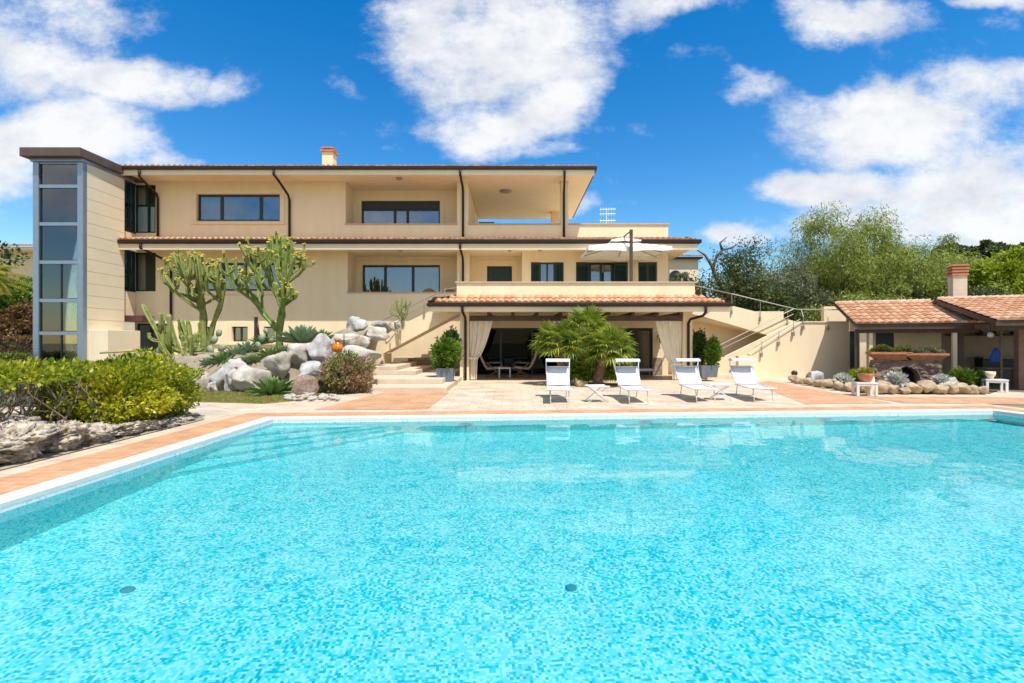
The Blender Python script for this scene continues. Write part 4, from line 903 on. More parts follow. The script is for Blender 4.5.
# ---- large hedge on the left: one leafy shrub, one half-bare shrub
hd = empty('leafy_shrub', (-6.9, 9.1, 0), 'dense rounded yellow-green shrub at the far left corner of the pool', 'shrub')
bush_crown('foliage', LM['hedge'], (-6.84, 8.85, .58), (.84, 1.32, .60), 23000, .08, .042, 1, hd, shell=.5, lump=.2, bottom=-.85)
branches('stems', M['bark'], (-7.1, 9.0, 0), [(-7.1 + .5 * math.cos(a), 9.0 + 1.0 * math.sin(a), .7) for a in np.linspace(0, 5.6, 9)], hd, .03, 3)
hb = empty('half_bare_shrub', (-7.4, 7.0, 0), 'yellowish shrub with bare grey-brown stems showing below its leaves, at the left picture edge', 'shrub')
bush_crown('foliage', LM['hedge'], (-7.35, 6.9, .98), (.9, 1.4, .20), 7500, .08, .042, 2, hb, shell=.5, lump=.3, bottom=-.35)
random.seed(31); tips = []
for k_ in range(130): tips.append((-7.5 + random.uniform(-.5, 1.0), 7.2 + random.uniform(-1.7, 1.3), random.uniform(.7, 1.05)))
mb = MB()
for t in tips:
    b0 = Vector((t[0] + random.uniform(-.5, .4) - .1, t[1] + random.uniform(-.5, .5), .12)); t = Vector(t); m_ = (b0 + t) / 2 + Vector((random.gauss(0, .12), random.gauss(0, .12), random.gauss(0, .06)))
    mb.tube([b0, m_, t], [.018, .012, .005], 5)
    for q_ in range(3): s_ = m_.lerp(t, random.random()); mb.tube([s_, s_ + Vector((random.gauss(0, .16), random.gauss(0, .16), random.uniform(.0, .2)))], [.007, .003], 4)
mb.build('stems', mat('dry grey brown twigs', (.22, .16, .11), .9, .25, 9), hb)
sheet('planting_bed', [(-5.95, 3.0), (-5.9, 9.6), (-6.6, 10.5), (-8.6, 10.5), (-10, 3)], .01, mat('gravelly bed soil', (.22, .17, .12), .95, .3, 9, .8, 30, col2=(.44, .37, .28)))

# ---- spiky tufts and lavender
def tuft(name, c, n, Ln, Wd, m, label, cat='plant', seed=1, group=None, tilt=.7, wide=.1):
    R = np.random.RandomState(seed); o = empty(name, c, label, cat, group); mb = MB()
    a = R.rand(n) * 6.283; el = R.rand(n) ** .8 * tilt * 1.4
    for i in range(n):
        d = Vector((math.cos(a[i]) * math.sin(el[i]), math.sin(a[i]) * math.sin(el[i]), math.cos(el[i]))); L_ = Ln * (.7 + .4 * R.rand()); s = Vector((-math.sin(a[i]), math.cos(a[i]), 0)) * Wd * .5
        b0 = Vector(c) + Vector((R.randn() * wide, R.randn() * wide, 0)); drop = Vector((math.cos(a[i]), math.sin(a[i]), -1)) * L_ * .16 * math.sin(el[i])
        p = [b0, b0 + d * L_ * .35 + drop * .1, b0 + d * L_ * .7 + drop * .5, b0 + d * L_ + drop * 1.3]
        mb.add([p[0] - s, p[0] + s, p[1] + s, p[1] - s, p[2] + s * .6, p[2] - s * .6, p[3]], [(0, 1, 2, 3), (3, 2, 4, 5), (5, 4, 6)])
    mb.build('leaves', m, o); return o
tuft('spiky_plant', (-7.35, 5.9, .35), 170, .85, .022, LM['grasses'], 'pale grassy spiky plant cut by the left picture edge', seed=3)
LVL = ['near-row lavender tuft just below the tower side wall', 'near-row lavender tuft below the right tower mullion', 'near-row lavender tuft below the middle of the tower glass', 'near-row lavender tuft below the left tower mullion', 'near-row lavender tuft just left of the tower', 'near-row lavender tuft in front of the clipped hedges', 'near-row lavender tuft at the picture edge', 'far-row lavender tuft nearest the cream base block', 'far-row lavender tuft behind the one below the right mullion', 'far-row lavender tuft behind the middle of the near row', 'far-row lavender tuft in front of the tower glazing bars', 'far-row lavender tuft left of the glazing bars', 'far-row lavender tuft farthest from the cream base block']
for i in range(13):
    x = -10.3 - (i % 7) * .62; y = 11.6 + (i // 7) * .9 + random.uniform(-.2, .2)
    tuft('lavender', (x, y, 0), 150, .85, .02, LM['lavender'], LVL[i], 'plant', 40 + i, 'lavender tufts before the tower', .35, .18)

# ---- agaves and aloes: rosettes of thick pointed leaves
def rosette(name, c, n, Ln, Wd, m, label, seed, cat='agave', el0=.1, el1=1.35, up=1.0, thick=.25, group=None, stem=0):
    rng = random.Random(seed); o = empty(name, c, label, cat, group); mb = MB(); c = Vector(c)
    if stem: MB().tube([c, c + Vector((.02, 0, stem))], [.09, .07], 8).build('stem', M['bark'], o, smooth=True); c = c + Vector((0, 0, stem))
    for i in range(n):
        f = i / (n - 1); a = i * 2.39996 + rng.uniform(-.15, .15); el = el0 + (el1 - el0) * (f ** .8) + rng.uniform(-.08, .08); L_ = Ln * (.65 + .4 * f) * rng.uniform(.88, 1.08)
        d = Vector((math.cos(a) * math.sin(el), math.sin(a) * math.sin(el), math.cos(el))); s = Vector((-math.sin(a), math.cos(a), 0)); nn = s.cross(d); vs = []
        for t, w_ in ((0, .55), (.25, .85), (.5, 1), (.72, .8), (.9, .38), (1, .03)):
            pc = c + d * L_ * t - Vector((0, 0, 1)) * L_ * .10 * t * t * math.sin(el) * 1.5 + nn * 0
            hw = Wd * w_ * .5; vs += [pc - s * hw + nn * hw * .35 * -1, pc + nn * hw * thick * 1.0 * 0.6 + Vector((0, 0, 0)), pc + s * hw - nn * hw * .35, pc + nn * hw * .9]
        fs = []
        for k_ in range(5):
            b0 = k_ * 4
            for q_ in range(4): fs.append((b0 + q_, b0 + (q_ + 1) % 4, b0 + 4 + (q_ + 1) % 4, b0 + 4 + q_))
        mb.add(vs, fs)
    mb.build('leaves', m, o, smooth=False); return o
def bedpt(px, py, d, zoff=0):
    p = P(px, py, d); z = zbed(p.x, p.y) - .03; return (p.x, p.y, min(z, p.z + .3) if zoff == 0 else p.z + zoff)
rosette('agave', (-6.72, 14.0, .03), 50, .80, .14, LM['agavegreen'], 'big green agave on the lawn in front of the rockery', 5)
rosette('agave', tuple(P(301, 343, 16.9)), 52, .95, .15, LM['agave'], 'large blue-green agave rosette right of the tall candelabra cactus', 6, stem=.0)
rosette('agave', tuple(P(321, 340, 17.3)), 30, .6, .12, LM['agavegreen'], 'lighter green agave between the blue-green one and the flat boulder', 7)
SUC = [(198, 366, 16.2, .42, 'agavegreen', 'pale green aloe under the leaning columns, nearest the hedge'), (230, 365, 15.8, .34, 'agavegreen', 'little green aloe squeezed on top of the cracked grey boulder'), (243, 363, 15.9, .36, 'agave', 'little bluish aloe just behind the boulder gap'), (222, 362, 16.0, .50, 'agavegreen', 'green aloe just above the boulders nearest the columnar cactus clump'), (236, 357, 16.4, .6, 'agave', 'dark bluish aloe under the small square window'), (247, 352, 16.8, .6, 'agave', 'bluish aloe below the small square window, the farther one'), (254, 362, 16.0, .42, 'agavegreen', 'low pale green aloe at the edge of the leaning slab'), (270, 357, 16.3, .55, 'agavegreen', 'bright green aloe at the foot of the tall candelabra cactus'), (262, 344, 17.6, .5, 'agavegreen', 'yellowish aloe left of the tall cactus trunk'), (288, 352, 16.4, .4, 'agave', 'small aloe between tall cactus trunk and blue-green agave'), (209, 364, 15.9, .35, 'agave', 'small dark aloe between the columnar clump and the boulders')]
for i, (px, py, d, L_, m_, lb) in enumerate(SUC): rosette('aloe', tuple(P(px, py, d)), 30, L_, .09, LM[m_], lb, 60 + i, 'aloe', .05, 1.25)

# ---- candelabra cacti
def cactus(name, base, arms, m, label, seed, flowers=True, r=.085, depth=.5, cat='cactus'):
    rng = random.Random(seed); o = empty(name, base, label, cat); tr = MB(); fl = MB()
    for pts, rr, tip in arms:
        n_ = len(pts); sm = []
        for i in range(n_ - 1):
            p0 = pts[max(i - 1, 0)]; p1 = pts[i]; p2 = pts[i + 1]; p3 = pts[min(i + 2, n_ - 1)]
            for q_ in range(5):
                t = q_ / 5; sm.append(.5 * ((2 * p1) + (p2 - p0) * t + (2 * p0 - 5 * p1 + 4 * p2 - p3) * t * t + (3 * p1 - p0 - 3 * p2 + p3) * t ** 3))
        sm.append(pts[-1]); k_ = len(sm)
        rad_ = [rr * (1 + .13 * math.sin(i * 1.35 + seed)) * (.8 if i == 0 else 1) for i in range(k_)]; rad_[-1] *= .45
        tr.tube(sm, rad_, 10, True, .42)
        if tip and flowers:
            for q_ in range(7):
                c = sm[-1] + Vector((rng.gauss(0, .045), rng.gauss(0, .045), rng.uniform(-.06, .05))); fl.lathe([(.008, -.028), (.03, -.008), (.03, .012), (.008, .028)], c, 6)
    tr.build('stems', m, o)
    if fl.v: fl.build('flower_tips', M['flower'], o)
    return o
def cand(base_px, d, spec, rng, r):
    arms = []
    for (x0, y0), (x1, y1), (x2, y2), rr in spec:
        dz = rng.uniform(-.8, .8); p0 = P(x0, y0, d); p1 = P(x1, y1, d); p2 = P(x2, y2, d); off = Vector((0, dz, 0))
        kk = p0.lerp(p1, .6) + off * .5; kk.z -= .05
        rr *= .68; a2_, t2_ = p1 + off * .85, p2 + off
        arms.append(([p0, kk, a2_, t2_], rr, True))
        for q_ in range(rng.choice((2, 3, 3, 4))):
            s0 = kk.lerp(a2_, rng.uniform(.2, 1.0)) if rng.random() < .6 else a2_.lerp(t2_, rng.uniform(.05, .4))
            h_ = (t2_.z - s0.z) * rng.uniform(.45, 1.0); ox, oy = rng.choice((-1, 1)) * rng.uniform(.12, .26), rng.gauss(0, .18)
            arms.append(([s0, s0 + Vector((ox * .7, oy * .7, h_ * .18)), s0 + Vector((ox, oy, h_ * .5)), s0 + Vector((ox * 1.05, oy, h_))], rr * .92, True))
    return arms
rng = random.Random(5); d = 17.4
main = [([P(281, 352, d), P(279, 335, d), P(283, 300, d), P(284, 262, d), P(283, 236, d)], .12, True), ([P(280, 332, d), P(268, 318, d), P(256, 302, d), P(247, 290, d)], .11, False)]
sp_ = [((283, 312), (271, 285), (263, 246), .085), ((284, 300), (293, 282), (303, 258), .09), ((284, 300), (290, 265), (291, 238), .085), ((283, 290), (275, 262), (272, 236), .085), ((283, 285), (279, 262), (277, 232), .085), ((284, 280), (296, 262), (299, 242), .08), ((256, 302), (251, 280), (249, 263), .08), ((256, 302), (240, 285), (234, 255), .085), ((247, 290), (232, 283), (225, 266), .08), ((247, 292), (240, 270), (238, 266), .07), ((262, 308), (268, 290), (255, 242), .07), ((284, 305), (294, 298), (295, 288), .10), ((284, 318), (289, 300), (289, 285), .10), ((268, 290), (262, 270), (251, 248), .075), ((284, 275), (287, 258), (286, 240), .08), ((272, 283), (268, 262), (267, 250), .07), ((284, 285), (303, 270), (305, 255), .075), ((248, 291), (256, 285), (262, 275), .07)]
cactus('candelabra_cactus', P(281, 352, d), main + cand(None, d, sp_, rng, .08), LM['cactus'], 'tallest candelabra cactus with many yellow-tipped arms rising past the first-floor eave', 5)
d = 17.8
main = [([P(204, 356, d), P(204, 335, d), P(203, 312, d), P(200, 295, d)], .12, False), ([P(208, 345, d), P(213, 325, d), P(221, 303, d), P(224, 280, d)], .09, True)]
sp_ = [((203, 312), (188, 293), (179, 277), .085), ((202, 308), (184, 285), (179, 258), .085), ((201, 300), (192, 280), (185, 257), .085), ((201, 300), (196, 275), (193, 253), .085), ((202, 298), (203, 275), (199, 254), .08), ((202, 300), (208, 278), (206, 255), .085), ((203, 302), (212, 283), (211, 257), .08), ((203, 305), (210, 292), (204, 262), .07), ((200, 300), (189, 275), (189, 255), .08), ((221, 303), (216, 290), (218, 270), .07), ((221, 300), (227, 288), (230, 268), .08), ((204, 318), (196, 300), (195, 285), .1), ((204, 310), (206, 296), (207, 280), .09), ((200, 300), (180, 290), (176, 262), .07), ((222, 300), (221, 285), (222, 267), .075)]
cactus('candelabra_cactus', P(204, 356, d), main + cand(None, d, sp_, rng, .08), LM['cactus2'], 'candelabra cactus with a compact fan of upright arms, nearer the corner glazing', 9)
d = 16.9
sp_ = [((192, 372), (172, 348), (150, 305), .12), ((192, 372), (178, 345), (169, 314), .12), ((190, 372), (180, 352), (175, 320), .10), ((192, 372), (188, 345), (180, 318), .10), ((194, 372), (195, 350), (191, 325), .11), ((192, 372), (168, 360), (154, 338), .10), ((190, 372), (176, 352), (165, 325), .09), ((195, 372), (199, 352), (199, 335), .11), ((196, 372), (204, 355), (210, 338), .09)]
cactus('columnar_cactus', P(192, 372, d), cand(None, d, sp_, rng, .1), LM['cactus2'], 'sprawling clump of thick yellow-green columns leaning left behind the hedge', 14, False)
MB().tube([P(100, 353, 15.5), P(140, 350, 15.8), P(165, 357, 16.3), P(190, 368, 16.8)], [.03, .045, .06, .09], 7).build('dry_stalk', mat('dry tan stalk', (.42, .31, .15), .8, .2, 4), bpy.data.objects['columnar_cactus'], smooth=True)
MB().tube([P(256, 352, 17.9), P(257, 335, 17.9), P(256, 317, 17.9)], [.10, .10, .06], 8, True, .2).build('brown_column', M['palmbark'], smooth=True)
tag(bpy.data.objects['brown_column'], 'short brown dead cactus column beside the small square window', 'cactus'); bpy.data.objects['brown_column'].name = 'dead_cactus'
def pads(name, base, spec, label):
    o = empty(name, base, label, 'cactus'); mb = MB()
    for (px, py, r_, dd, ang) in spec:
        c = P(px, py, dd); vs = []; n_ = 14
        ca, sa = math.cos(ang), math.sin(ang)
        for sy in (-.025, .025):
            for k_ in range(n_):
                a = 2 * math.pi * k_ / n_; x = r_ * .72 * math.cos(a); z = r_ * math.sin(a); x, z = x * ca - z * sa, x * sa + z * ca; vs.append(c + Vector((x, sy, z)))
        vs += [c + Vector((0, -.05, 0)), c + Vector((0, .05, 0))]
        fs = [(k_, (k_ + 1) % n_, n_ + (k_ + 1) % n_, n_ + k_) for k_ in range(n_)] + [((k_ + 1) % n_, k_, 2 * n_) for k_ in range(n_)] + [(n_ + k_, n_ + (k_ + 1) % n_, 2 * n_ + 1) for k_ in range(n_)]
        mb.add(vs, fs)
    mb.build('pads', LM['pad'], o, smooth=True)
pads('prickly_pear', P(160, 358, 17.2), [(160, 352, .17, 17.2, .2), (156, 360, .16, 17.25, -.3), (163, 363, .16, 17.15, .4)], 'prickly pear with round grey-green pads left of the columnar clump')
pads('prickly_pear', P(215, 355, 17.0), [(214, 340, .16, 17.0, -.5), (219, 333, .13, 17.02, -.3), (210, 350, .17, 16.98, .2), (222, 348, .15, 17.05, -.8), (215, 358, .17, 17.0, 0)], 'paler prickly pear right of the columnar clump')
pads('prickly_pear', P(265, 345, 17.2), [(262, 338, .14, 17.2, -.2), (266, 331, .11, 17.22, .3), (258, 346, .15, 17.15, .1), (272, 340, .13, 17.25, -.6)], 'small prickly pear beside the dead cactus column')
dd_ = 19.7
sp_ = [((402, 321), (398, 312), (397, 299), .035), ((402, 321), (406, 312), (407, 298), .035), ((402, 321), (402, 310), (402, 297), .035), ((402, 321), (395, 314), (393, 304), .03), ((402, 321), (409, 315), (411, 305), .03), ((402, 318), (400, 308), (399, 302), .03)]
cactus('small_candelabra_plant', P(402, 328, dd_), [([P(402, 328, dd_), P(402, 320, dd_), P(402, 314, dd_)], .035, False)] + [([a, b_, c_ * 1, d__], r_, t_) for (([a, b_, c_, d__]), r_, t_) in [([p + Vector((0, 0, 0)) for p in q_[0]], q_[1], False) for q_ in cand(None, dd_, sp_, random.Random(2), .03)]], LM['cactus2'], 'small thin branching cactus standing by the stair parapet', 3, False)
# pink tipped shrub
o = empty('flowering_shrub', (-4.75, 14.9, 0), 'round shrub with pink-tipped leaves at the foot of the garden steps', 'shrub')
bush_crown('foliage', LM['pink'], (-4.85, 14.7, .52), (.72, .7, .56), 9000, .10, .05, 12, o, shell=.5, lump=.18, bottom=-.9)
branches('stems', M['bark'], (-4.85, 14.7, 0), [(-4.85 + .4 * math.cos(a), 14.7 + .4 * math.sin(a), .6) for a in np.linspace(0, 5.5, 7)], o, .025, 6)
# amber glass jar
c = P(337.5, 352, 15.3); am = bpy.data.materials.new('amber glass'); am.use_nodes = True; b = am.node_tree.nodes['Principled BSDF']; b.inputs['Base Color'].default_value = (.80, .24, .01, 1); b.inputs['Roughness'].default_value = .12; b.inputs['Transmission Weight'].default_value = .35; b.inputs['Subsurface Weight'].default_value = 0
o = empty('amber_glass_jar', c, 'amber orange glass jar standing among the boulders', 'jar')
MB().lathe([(.10, 0), (.17, .04), (.18, .16), (.13, .23), (.07, .27), (.07, .34)], c, 20).build('jar_body', am, o, smooth=True)
MB().lathe([(.072, .342), (.10, .36), (.10, .40), (.03, .43)], c, 16).build('lid', am, o, smooth=True)
MB().tube([P(344, 350, 15.4), P(344, 334, 15.4)], .015, 6).build('garden_stake', M['black'], smooth=True); tag(bpy.data.objects['garden_stake'], 'thin dark stake upright beside the amber glass jar', 'stake')

# ---- fan palm clump
def fanpalm(o, c, n, Rp, Rf, seed, m, droop=.35, lean=(0, 0, 0)):
    rng = random.Random(seed); mb = MB(); pe = MB(); c = Vector(c)
    for i in range(n):
        f = (i + .5) / n; a = i * 2.39996 + rng.uniform(-.2, .2); el = .15 + 1.75 * f ** .75
        d = Vector((math.cos(a) * math.sin(el), math.sin(a) * math.sin(el), math.cos(el))) + Vector(lean); d.normalize(); L_ = Rp * rng.uniform(.8, 1.1)
        h = c + d * L_ - Vector((0, 0, .12 * L_ * math.sin(el))); pe.tube([c, c + d * L_ * .5, h], [.016, .012, .008], 4)
        s = Vector((-math.sin(a), math.cos(a), 0)); nn = s.cross(d); tw = rng.uniform(-.5, .5); s, nn = s * math.cos(tw) + nn * math.sin(tw), nn * math.cos(tw) - s * math.sin(tw)
        nl = 17
        for k_ in range(nl):
            t = (k_ / (nl - 1) - .5) * 3.9; ld = (d * math.cos(t) + s * math.sin(t)).normalized(); LL = Rf * (1 - .12 * abs(t)) * rng.uniform(.9, 1.05)
            w_ = ld.cross(nn) * .026; tip = h + ld * LL - Vector((0, 0, droop * LL * rng.uniform(.3, 1.2))) + nn * .05
            mid = h + ld * LL * .55 + nn * .05
            mb.add([h, mid - w_, tip, mid + w_], [(0, 1, 2, 3)])
    mb.build('crown', m, o); pe.build('petioles', LM['cactus'], o)
fp = empty('fan_palm', (3.0, 17.0, 0), 'bushy fan palm clump with several shaggy trunks and crowns before the porch', 'palm')
def trunk(pts, rs):
    mb = MB(); mb.tube(pts, rs, 10)
    rng = random.Random(int(rs[0] * 1000)); pts = [Vector(p) for p in pts]
    for k_ in range(240):
        f = rng.random() * .98 * (len(pts) - 1); i = int(f); p = pts[i].lerp(pts[i + 1], f - i); r_ = rs[i] * .9; a = rng.uniform(0, 6.28); u_ = Vector((math.cos(a), math.sin(a), 0)); s = Vector((-math.sin(a), math.cos(a), 0)) * .03
        b0 = p + u_ * r_; t = p + u_ * (r_ + rng.uniform(.03, .08)) + Vector((0, 0, rng.uniform(.05, .14))); mb.add([b0 - s, b0 + s, t], [(0, 1, 2)])
    mb.build('trunk', M['palmbark'], fp, smooth=False)
trunk([P(598, 386, 16.9), P(598, 378, 16.9), P(601, 368, 16.9), P(604, 354, 16.9)], [.19, .17, .15, .14])
trunk([P(568, 380, 17.4), P(562, 366, 17.4), P(557, 352, 17.4), P(560, 342, 17.4)], [.17, .15, .13, .12])
trunk([P(585, 382, 17.7), P(585, 355, 17.7), P(584, 332, 17.7)], [.14, .12, .11])
fanpalm(fp, P(557, 343, 17.3), 44, .52, .54, 1, LM['palm']); fanpalm(fp, P(586, 330, 17.6), 48, .55, .56, 2, LM['palm']); fanpalm(fp, P(608, 350, 16.8), 54, .58, .58, 3, LM['palm'])
fanpalm(fp, P(577, 345, 17.0), 30, .48, .5, 7, LM['palm'])
fanpalm(fp, P(580, 372, 17.4), 40, .35, .42, 4, LM['palm']); fanpalm(fp, P(618, 372, 17.3), 40, .35, .42, 5, LM['palm']); fanpalm(fp, P(592, 364, 17.6), 46, .42, .42, 8, LM['palm'])

# ---- trees behind the walls
def tree(name, base, height, crown, m, label, seed, cat='tree', n=9000, leaf=(.2, .06), droop=0.0, clumps=70, trunk_r=.18, group=None, cz=.62, strands=0, bare=0):
    """crown = (rx, ry, rz) around base + height*cz"""
    R = np.random.RandomState(seed); rng = random.Random(seed); base = Vector(base)
    o = empty(name, base, label, cat, group); cc = base + Vector((0, 0, height * cz)); rx, ry, rz = crown
    cl = []
    while len(cl) < clumps:
        u = np.array(unit(1, R)[0]); rr = R.rand() ** .45
        p = u * rr; q = p * np.array(crown) * (1 + .35 * noise.noise(Vector(u * 1.9) + Vector((seed * 3.1, 0, 0))) * 2)
        cl.append(np.array(cc) + q)
    cl = np.array(cl)
    sz = (.13 + .17 * R.rand(clumps)) * (rx + ry + rz) / 3 * 1.15
    per = n // clumps; P_ = []; D_ = []
    for c, s in zip(cl, sz):
        u = unit(per, R); r_ = R.rand(per) ** .6
        pts = c + u * (r_ * s)[:, None] * np.array([1, 1, .75]); P_.append(pts)
        d = u * .8 + R.randn(per, 3) * .6 + np.array([0, 0, -droop * 1.6 + .15]); D_.append(d)
    if strands:
        ks = R.randint(0, clumps, strands)
        for k_ in ks:
            st = cl[k_] + unit(1, R)[0] * sz[k_] * .9; Ls = R.rand() * 1.1 + .4; nn_ = 16; t = np.linspace(0, 1, nn_)
            pts = st + np.column_stack([t * .15 * R.randn(), t * .15 * R.randn(), -t * Ls]) + R.randn(nn_, 3) * .03; P_.append(pts); D_.append(R.randn(nn_, 3) * .5 + [0, 0, -.9])
    pts = np.concatenate(P_); dd = np.concatenate(D_); k_ = len(pts)
    leaves('crown', m, pts, dd, leaf[0] * (.7 + .6 * R.rand(k_)), leaf[1], o)
    mb = MB(); fork = base + Vector((rng.gauss(0, .2), rng.gauss(0, .2), height * .28)); mb.tube([base, base.lerp(fork, .5) + Vector((rng.gauss(0, .1), 0, 0)), fork], [trunk_r, trunk_r * .85, trunk_r * .75], 8)
    for i in range(min(clumps, 34)):
        t = Vector(cl[i]); m1 = fork.lerp(t, .5) + Vector((rng.gauss(0, .3), rng.gauss(0, .3), rng.gauss(.1, .2)))
        mb.tube([fork, m1, t], [trunk_r * .4, trunk_r * .22, trunk_r * .07], 5)
    mb.build('trunk', M['bark'], o, smooth=True); return o
tree('pepper_tree', (18.3, 28, 0), 9.4, (3.3, 2.8, 3.7), LM['pepper'], 'tallest drooping pepper tree rising behind the double-flight staircase rail', 1, n=34000, droop=.6, clumps=120, strands=700, leaf=(.20, .042), cz=.56)
tree('pepper_tree', (23.2, 29, 0), 7.9, (3.7, 2.8, 3.1), LM['pepper'], 'drooping pepper tree behind the first pavilion roof, left of the chimney', 2, n=32000, droop=.6, clumps=110, strands=700, leaf=(.20, .042), cz=.55)
tree('olive_tree', (14.6, 27, 0), 6.0, (2.4, 2.0, 2.2), LM['olive'], 'grey-green rounded tree at the left of the pepper trees above the stair rail', 3, n=22000, clumps=80, leaf=(.16, .05), cz=.58)
tree('carob_tree', (15.6, 33, 0), 6.0, (3.0, 2.6, 2.2), LM['darktree'], 'dark green tree between the villa and the pepper trees', 4, n=22000, clumps=80, leaf=(.24, .11), cz=.58)
tree('mulberry_tree', (27.6, 27.5, 0), 7.2, (2.9, 2.4, 2.7), LM['bright'], 'lime green tree at the right picture edge behind the pavilion roof', 5, n=26000, clumps=90, leaf=(.24, .14), cz=.58)
tree('pepper_tree', (26.0, 36, 0), 9.0, (4.2, 3.0, 3.8), LM['pepper'], 'farther drooping pepper tree seen behind the pavilion chimney', 6, n=24000, droop=.5, clumps=90, strands=400, leaf=(.26, .07), cz=.56)
tree('carob_tree', (20.5, 36, 0), 6.5, (5.5, 3.0, 3.2), LM['darktree'], 'low dark tree filling the gap behind the pepper trees', 7, n=20000, clumps=90, leaf=(.28, .12), cz=.5)
tree('carob_tree', (33.5, 36, 0), 8.0, (4.2, 3.0, 3.6), LM['pepper'], 'mid green tree far right beyond the lime green tree', 8, n=18000, clumps=80, leaf=(.26, .12), cz=.56)
tree('shrubby_oak', (12.6, 25.5, 0), 4.4, (2.3, 1.6, 1.9), LM['darktree'], 'dark shrubby tree directly behind the upper staircase flight', 9, n=16000, clumps=60, leaf=(.18, .09), cz=.55)
tree('shrubby_oak', (17.8, 24.6, 0), 4.2, (2.6, 1.3, 1.9), LM['pepper'], 'mid green low tree behind the garden wall rail', 10, n=16000, clumps=60, leaf=(.18, .07), droop=.4, cz=.52, strands=200)
tree('shrubby_oak', (22.5, 25, 0), 4.4, (2.8, 1.5, 2.0), LM['darktree'], 'dark low tree directly behind the first pavilion roof', 21, n=16000, clumps=60, leaf=(.18, .07), cz=.52)
tree('shrubby_oak', (27.5, 25.5, 0), 4.6, (2.8, 1.5, 2.1), LM['pepper'], 'low green tree behind the second pavilion roof', 22, n=16000, clumps=60, leaf=(.18, .09), cz=.52)
# gnarled bare branch tree beside the terrace
o = empty('gnarled_tree', (10.6, 25, 0), 'gnarled nearly bare tree with a twisting dark limb beside the terrace end', 'tree')
mb = MB(); d = 25.0
mb.tube([P(738, 340, d), P(736, 315, d), P(728, 295, d), P(716, 278, d), P(712, 266, d), P(705, 255, d), P(697, 250, d)], [.2, .18, .14, .11, .09, .06, .03], 8)
mb.tube([P(716, 278, d), P(713, 268, d), P(716, 258, d), P(722, 250, d), P(731, 248, d), P(738, 244, d)], [.09, .08, .07, .06, .05, .02], 7); mb.tube([P(722, 250, d), P(720, 243, d), P(727, 237, d)], [.07, .05, .02], 6)
mb.tube([P(728, 295, d), P(738, 282, d), P(748, 272, d)], [.12, .09, .05], 6)
mb.build('trunk', M['bark'], o, smooth=True)
R = np.random.RandomState(6); pts = np.concatenate([np.array(P(px, py, d)) + R.randn(500, 3) * [.42, .4, .28] for px, py in ((738, 262), (748, 266), (732, 275), (745, 285), (728, 262), (752, 250), (722, 285), (715, 296), (730, 300), (700, 285), (742, 300))])
leaves('crown', LM['darktree'], pts, R.randn(len(pts), 3), .16, .06, o)
# olive shrub on the neighbour's side above the terrace end
tree('olive_shrub', (8.6, 25.2, 1.8), 3.4, (1.25, .8, 1.0), LM['olive'], 'silvery olive shrub showing above the right end of the terrace parapet', 12, n=9000, clumps=40, leaf=(.13, .035), cz=.62, cat='shrub')
# distant umbrella pines on the ridge
for i, (px, py, w_, d) in enumerate(((978, 250, 44, 130), (1016, 249, 40, 120), (950, 247, 30, 150))):
    c = P(px, py, d); g_ = (c.x, c.y, 6.0)
    tree('umbrella_pine', g_, c.z - 6 + 3, (w_ * d / 1000, 4.5, 1.9), mat('x', (.1, .1, .1)) if False else LM['darktree'], ['dark umbrella pine on the ridge left of the gap in the skyline', 'dark umbrella pine on the ridge at the right picture edge', 'smaller dark umbrella pine on the ridge above the chimney'][i], 30 + i, n=7000, clumps=50, leaf=(.9, .5), cz=.82, trunk_r=.5)
# far terrain rising to the right and back
mb = MB(); vs = []; nxh, nyh = 50, 26
for j in range(nyh + 1):
    for i in range(nxh + 1):
        x = -200 + 420 * i / nxh; y = 55 + 260 * j / nyh
        h = 13 * sstep((x - 15) / 60) * sstep((y - 50) / 60) + 2.5 * noise.noise(Vector((x * .03, y * .03, 1))) * sstep((y - 55) / 40) - 1.0
        vs.append((x, y, h))
mb.add(vs, [(j * (nxh + 1) + i, j * (nxh + 1) + i + 1, (j + 1) * (nxh + 1) + i + 1, (j + 1) * (nxh + 1) + i) for j in range(nyh) for i in range(nxh)])
tag(mb.build('hill', mat('scrub hillside', (.06, .08, .03), .95, .3, .3, .5, 2, col2=(.16, .17, .07)), smooth=True), kind='structure')
R = np.random.RandomState(77)
k = 9000; xy = np.column_stack([R.rand(k) * 130 + 25, R.rand(k) * 90 + 62]); zz_ = 13 * np.clip((xy[:, 0] - 15) / 60, 0, 1) ** 2 * (3 - 2 * np.clip((xy[:, 0] - 15) / 60, 0, 1)) * np.clip((xy[:, 1] - 50) / 60, 0, 1) ** 2 * (3 - 2 * np.clip((xy[:, 1] - 50) / 60, 0, 1))
tag(leaves('distant_scrub', LM['darktree'], np.column_stack([xy, zz_ + R.rand(k) * 2.0 - .8]), R.randn(k, 3), 1.3, .7), kind='stuff')
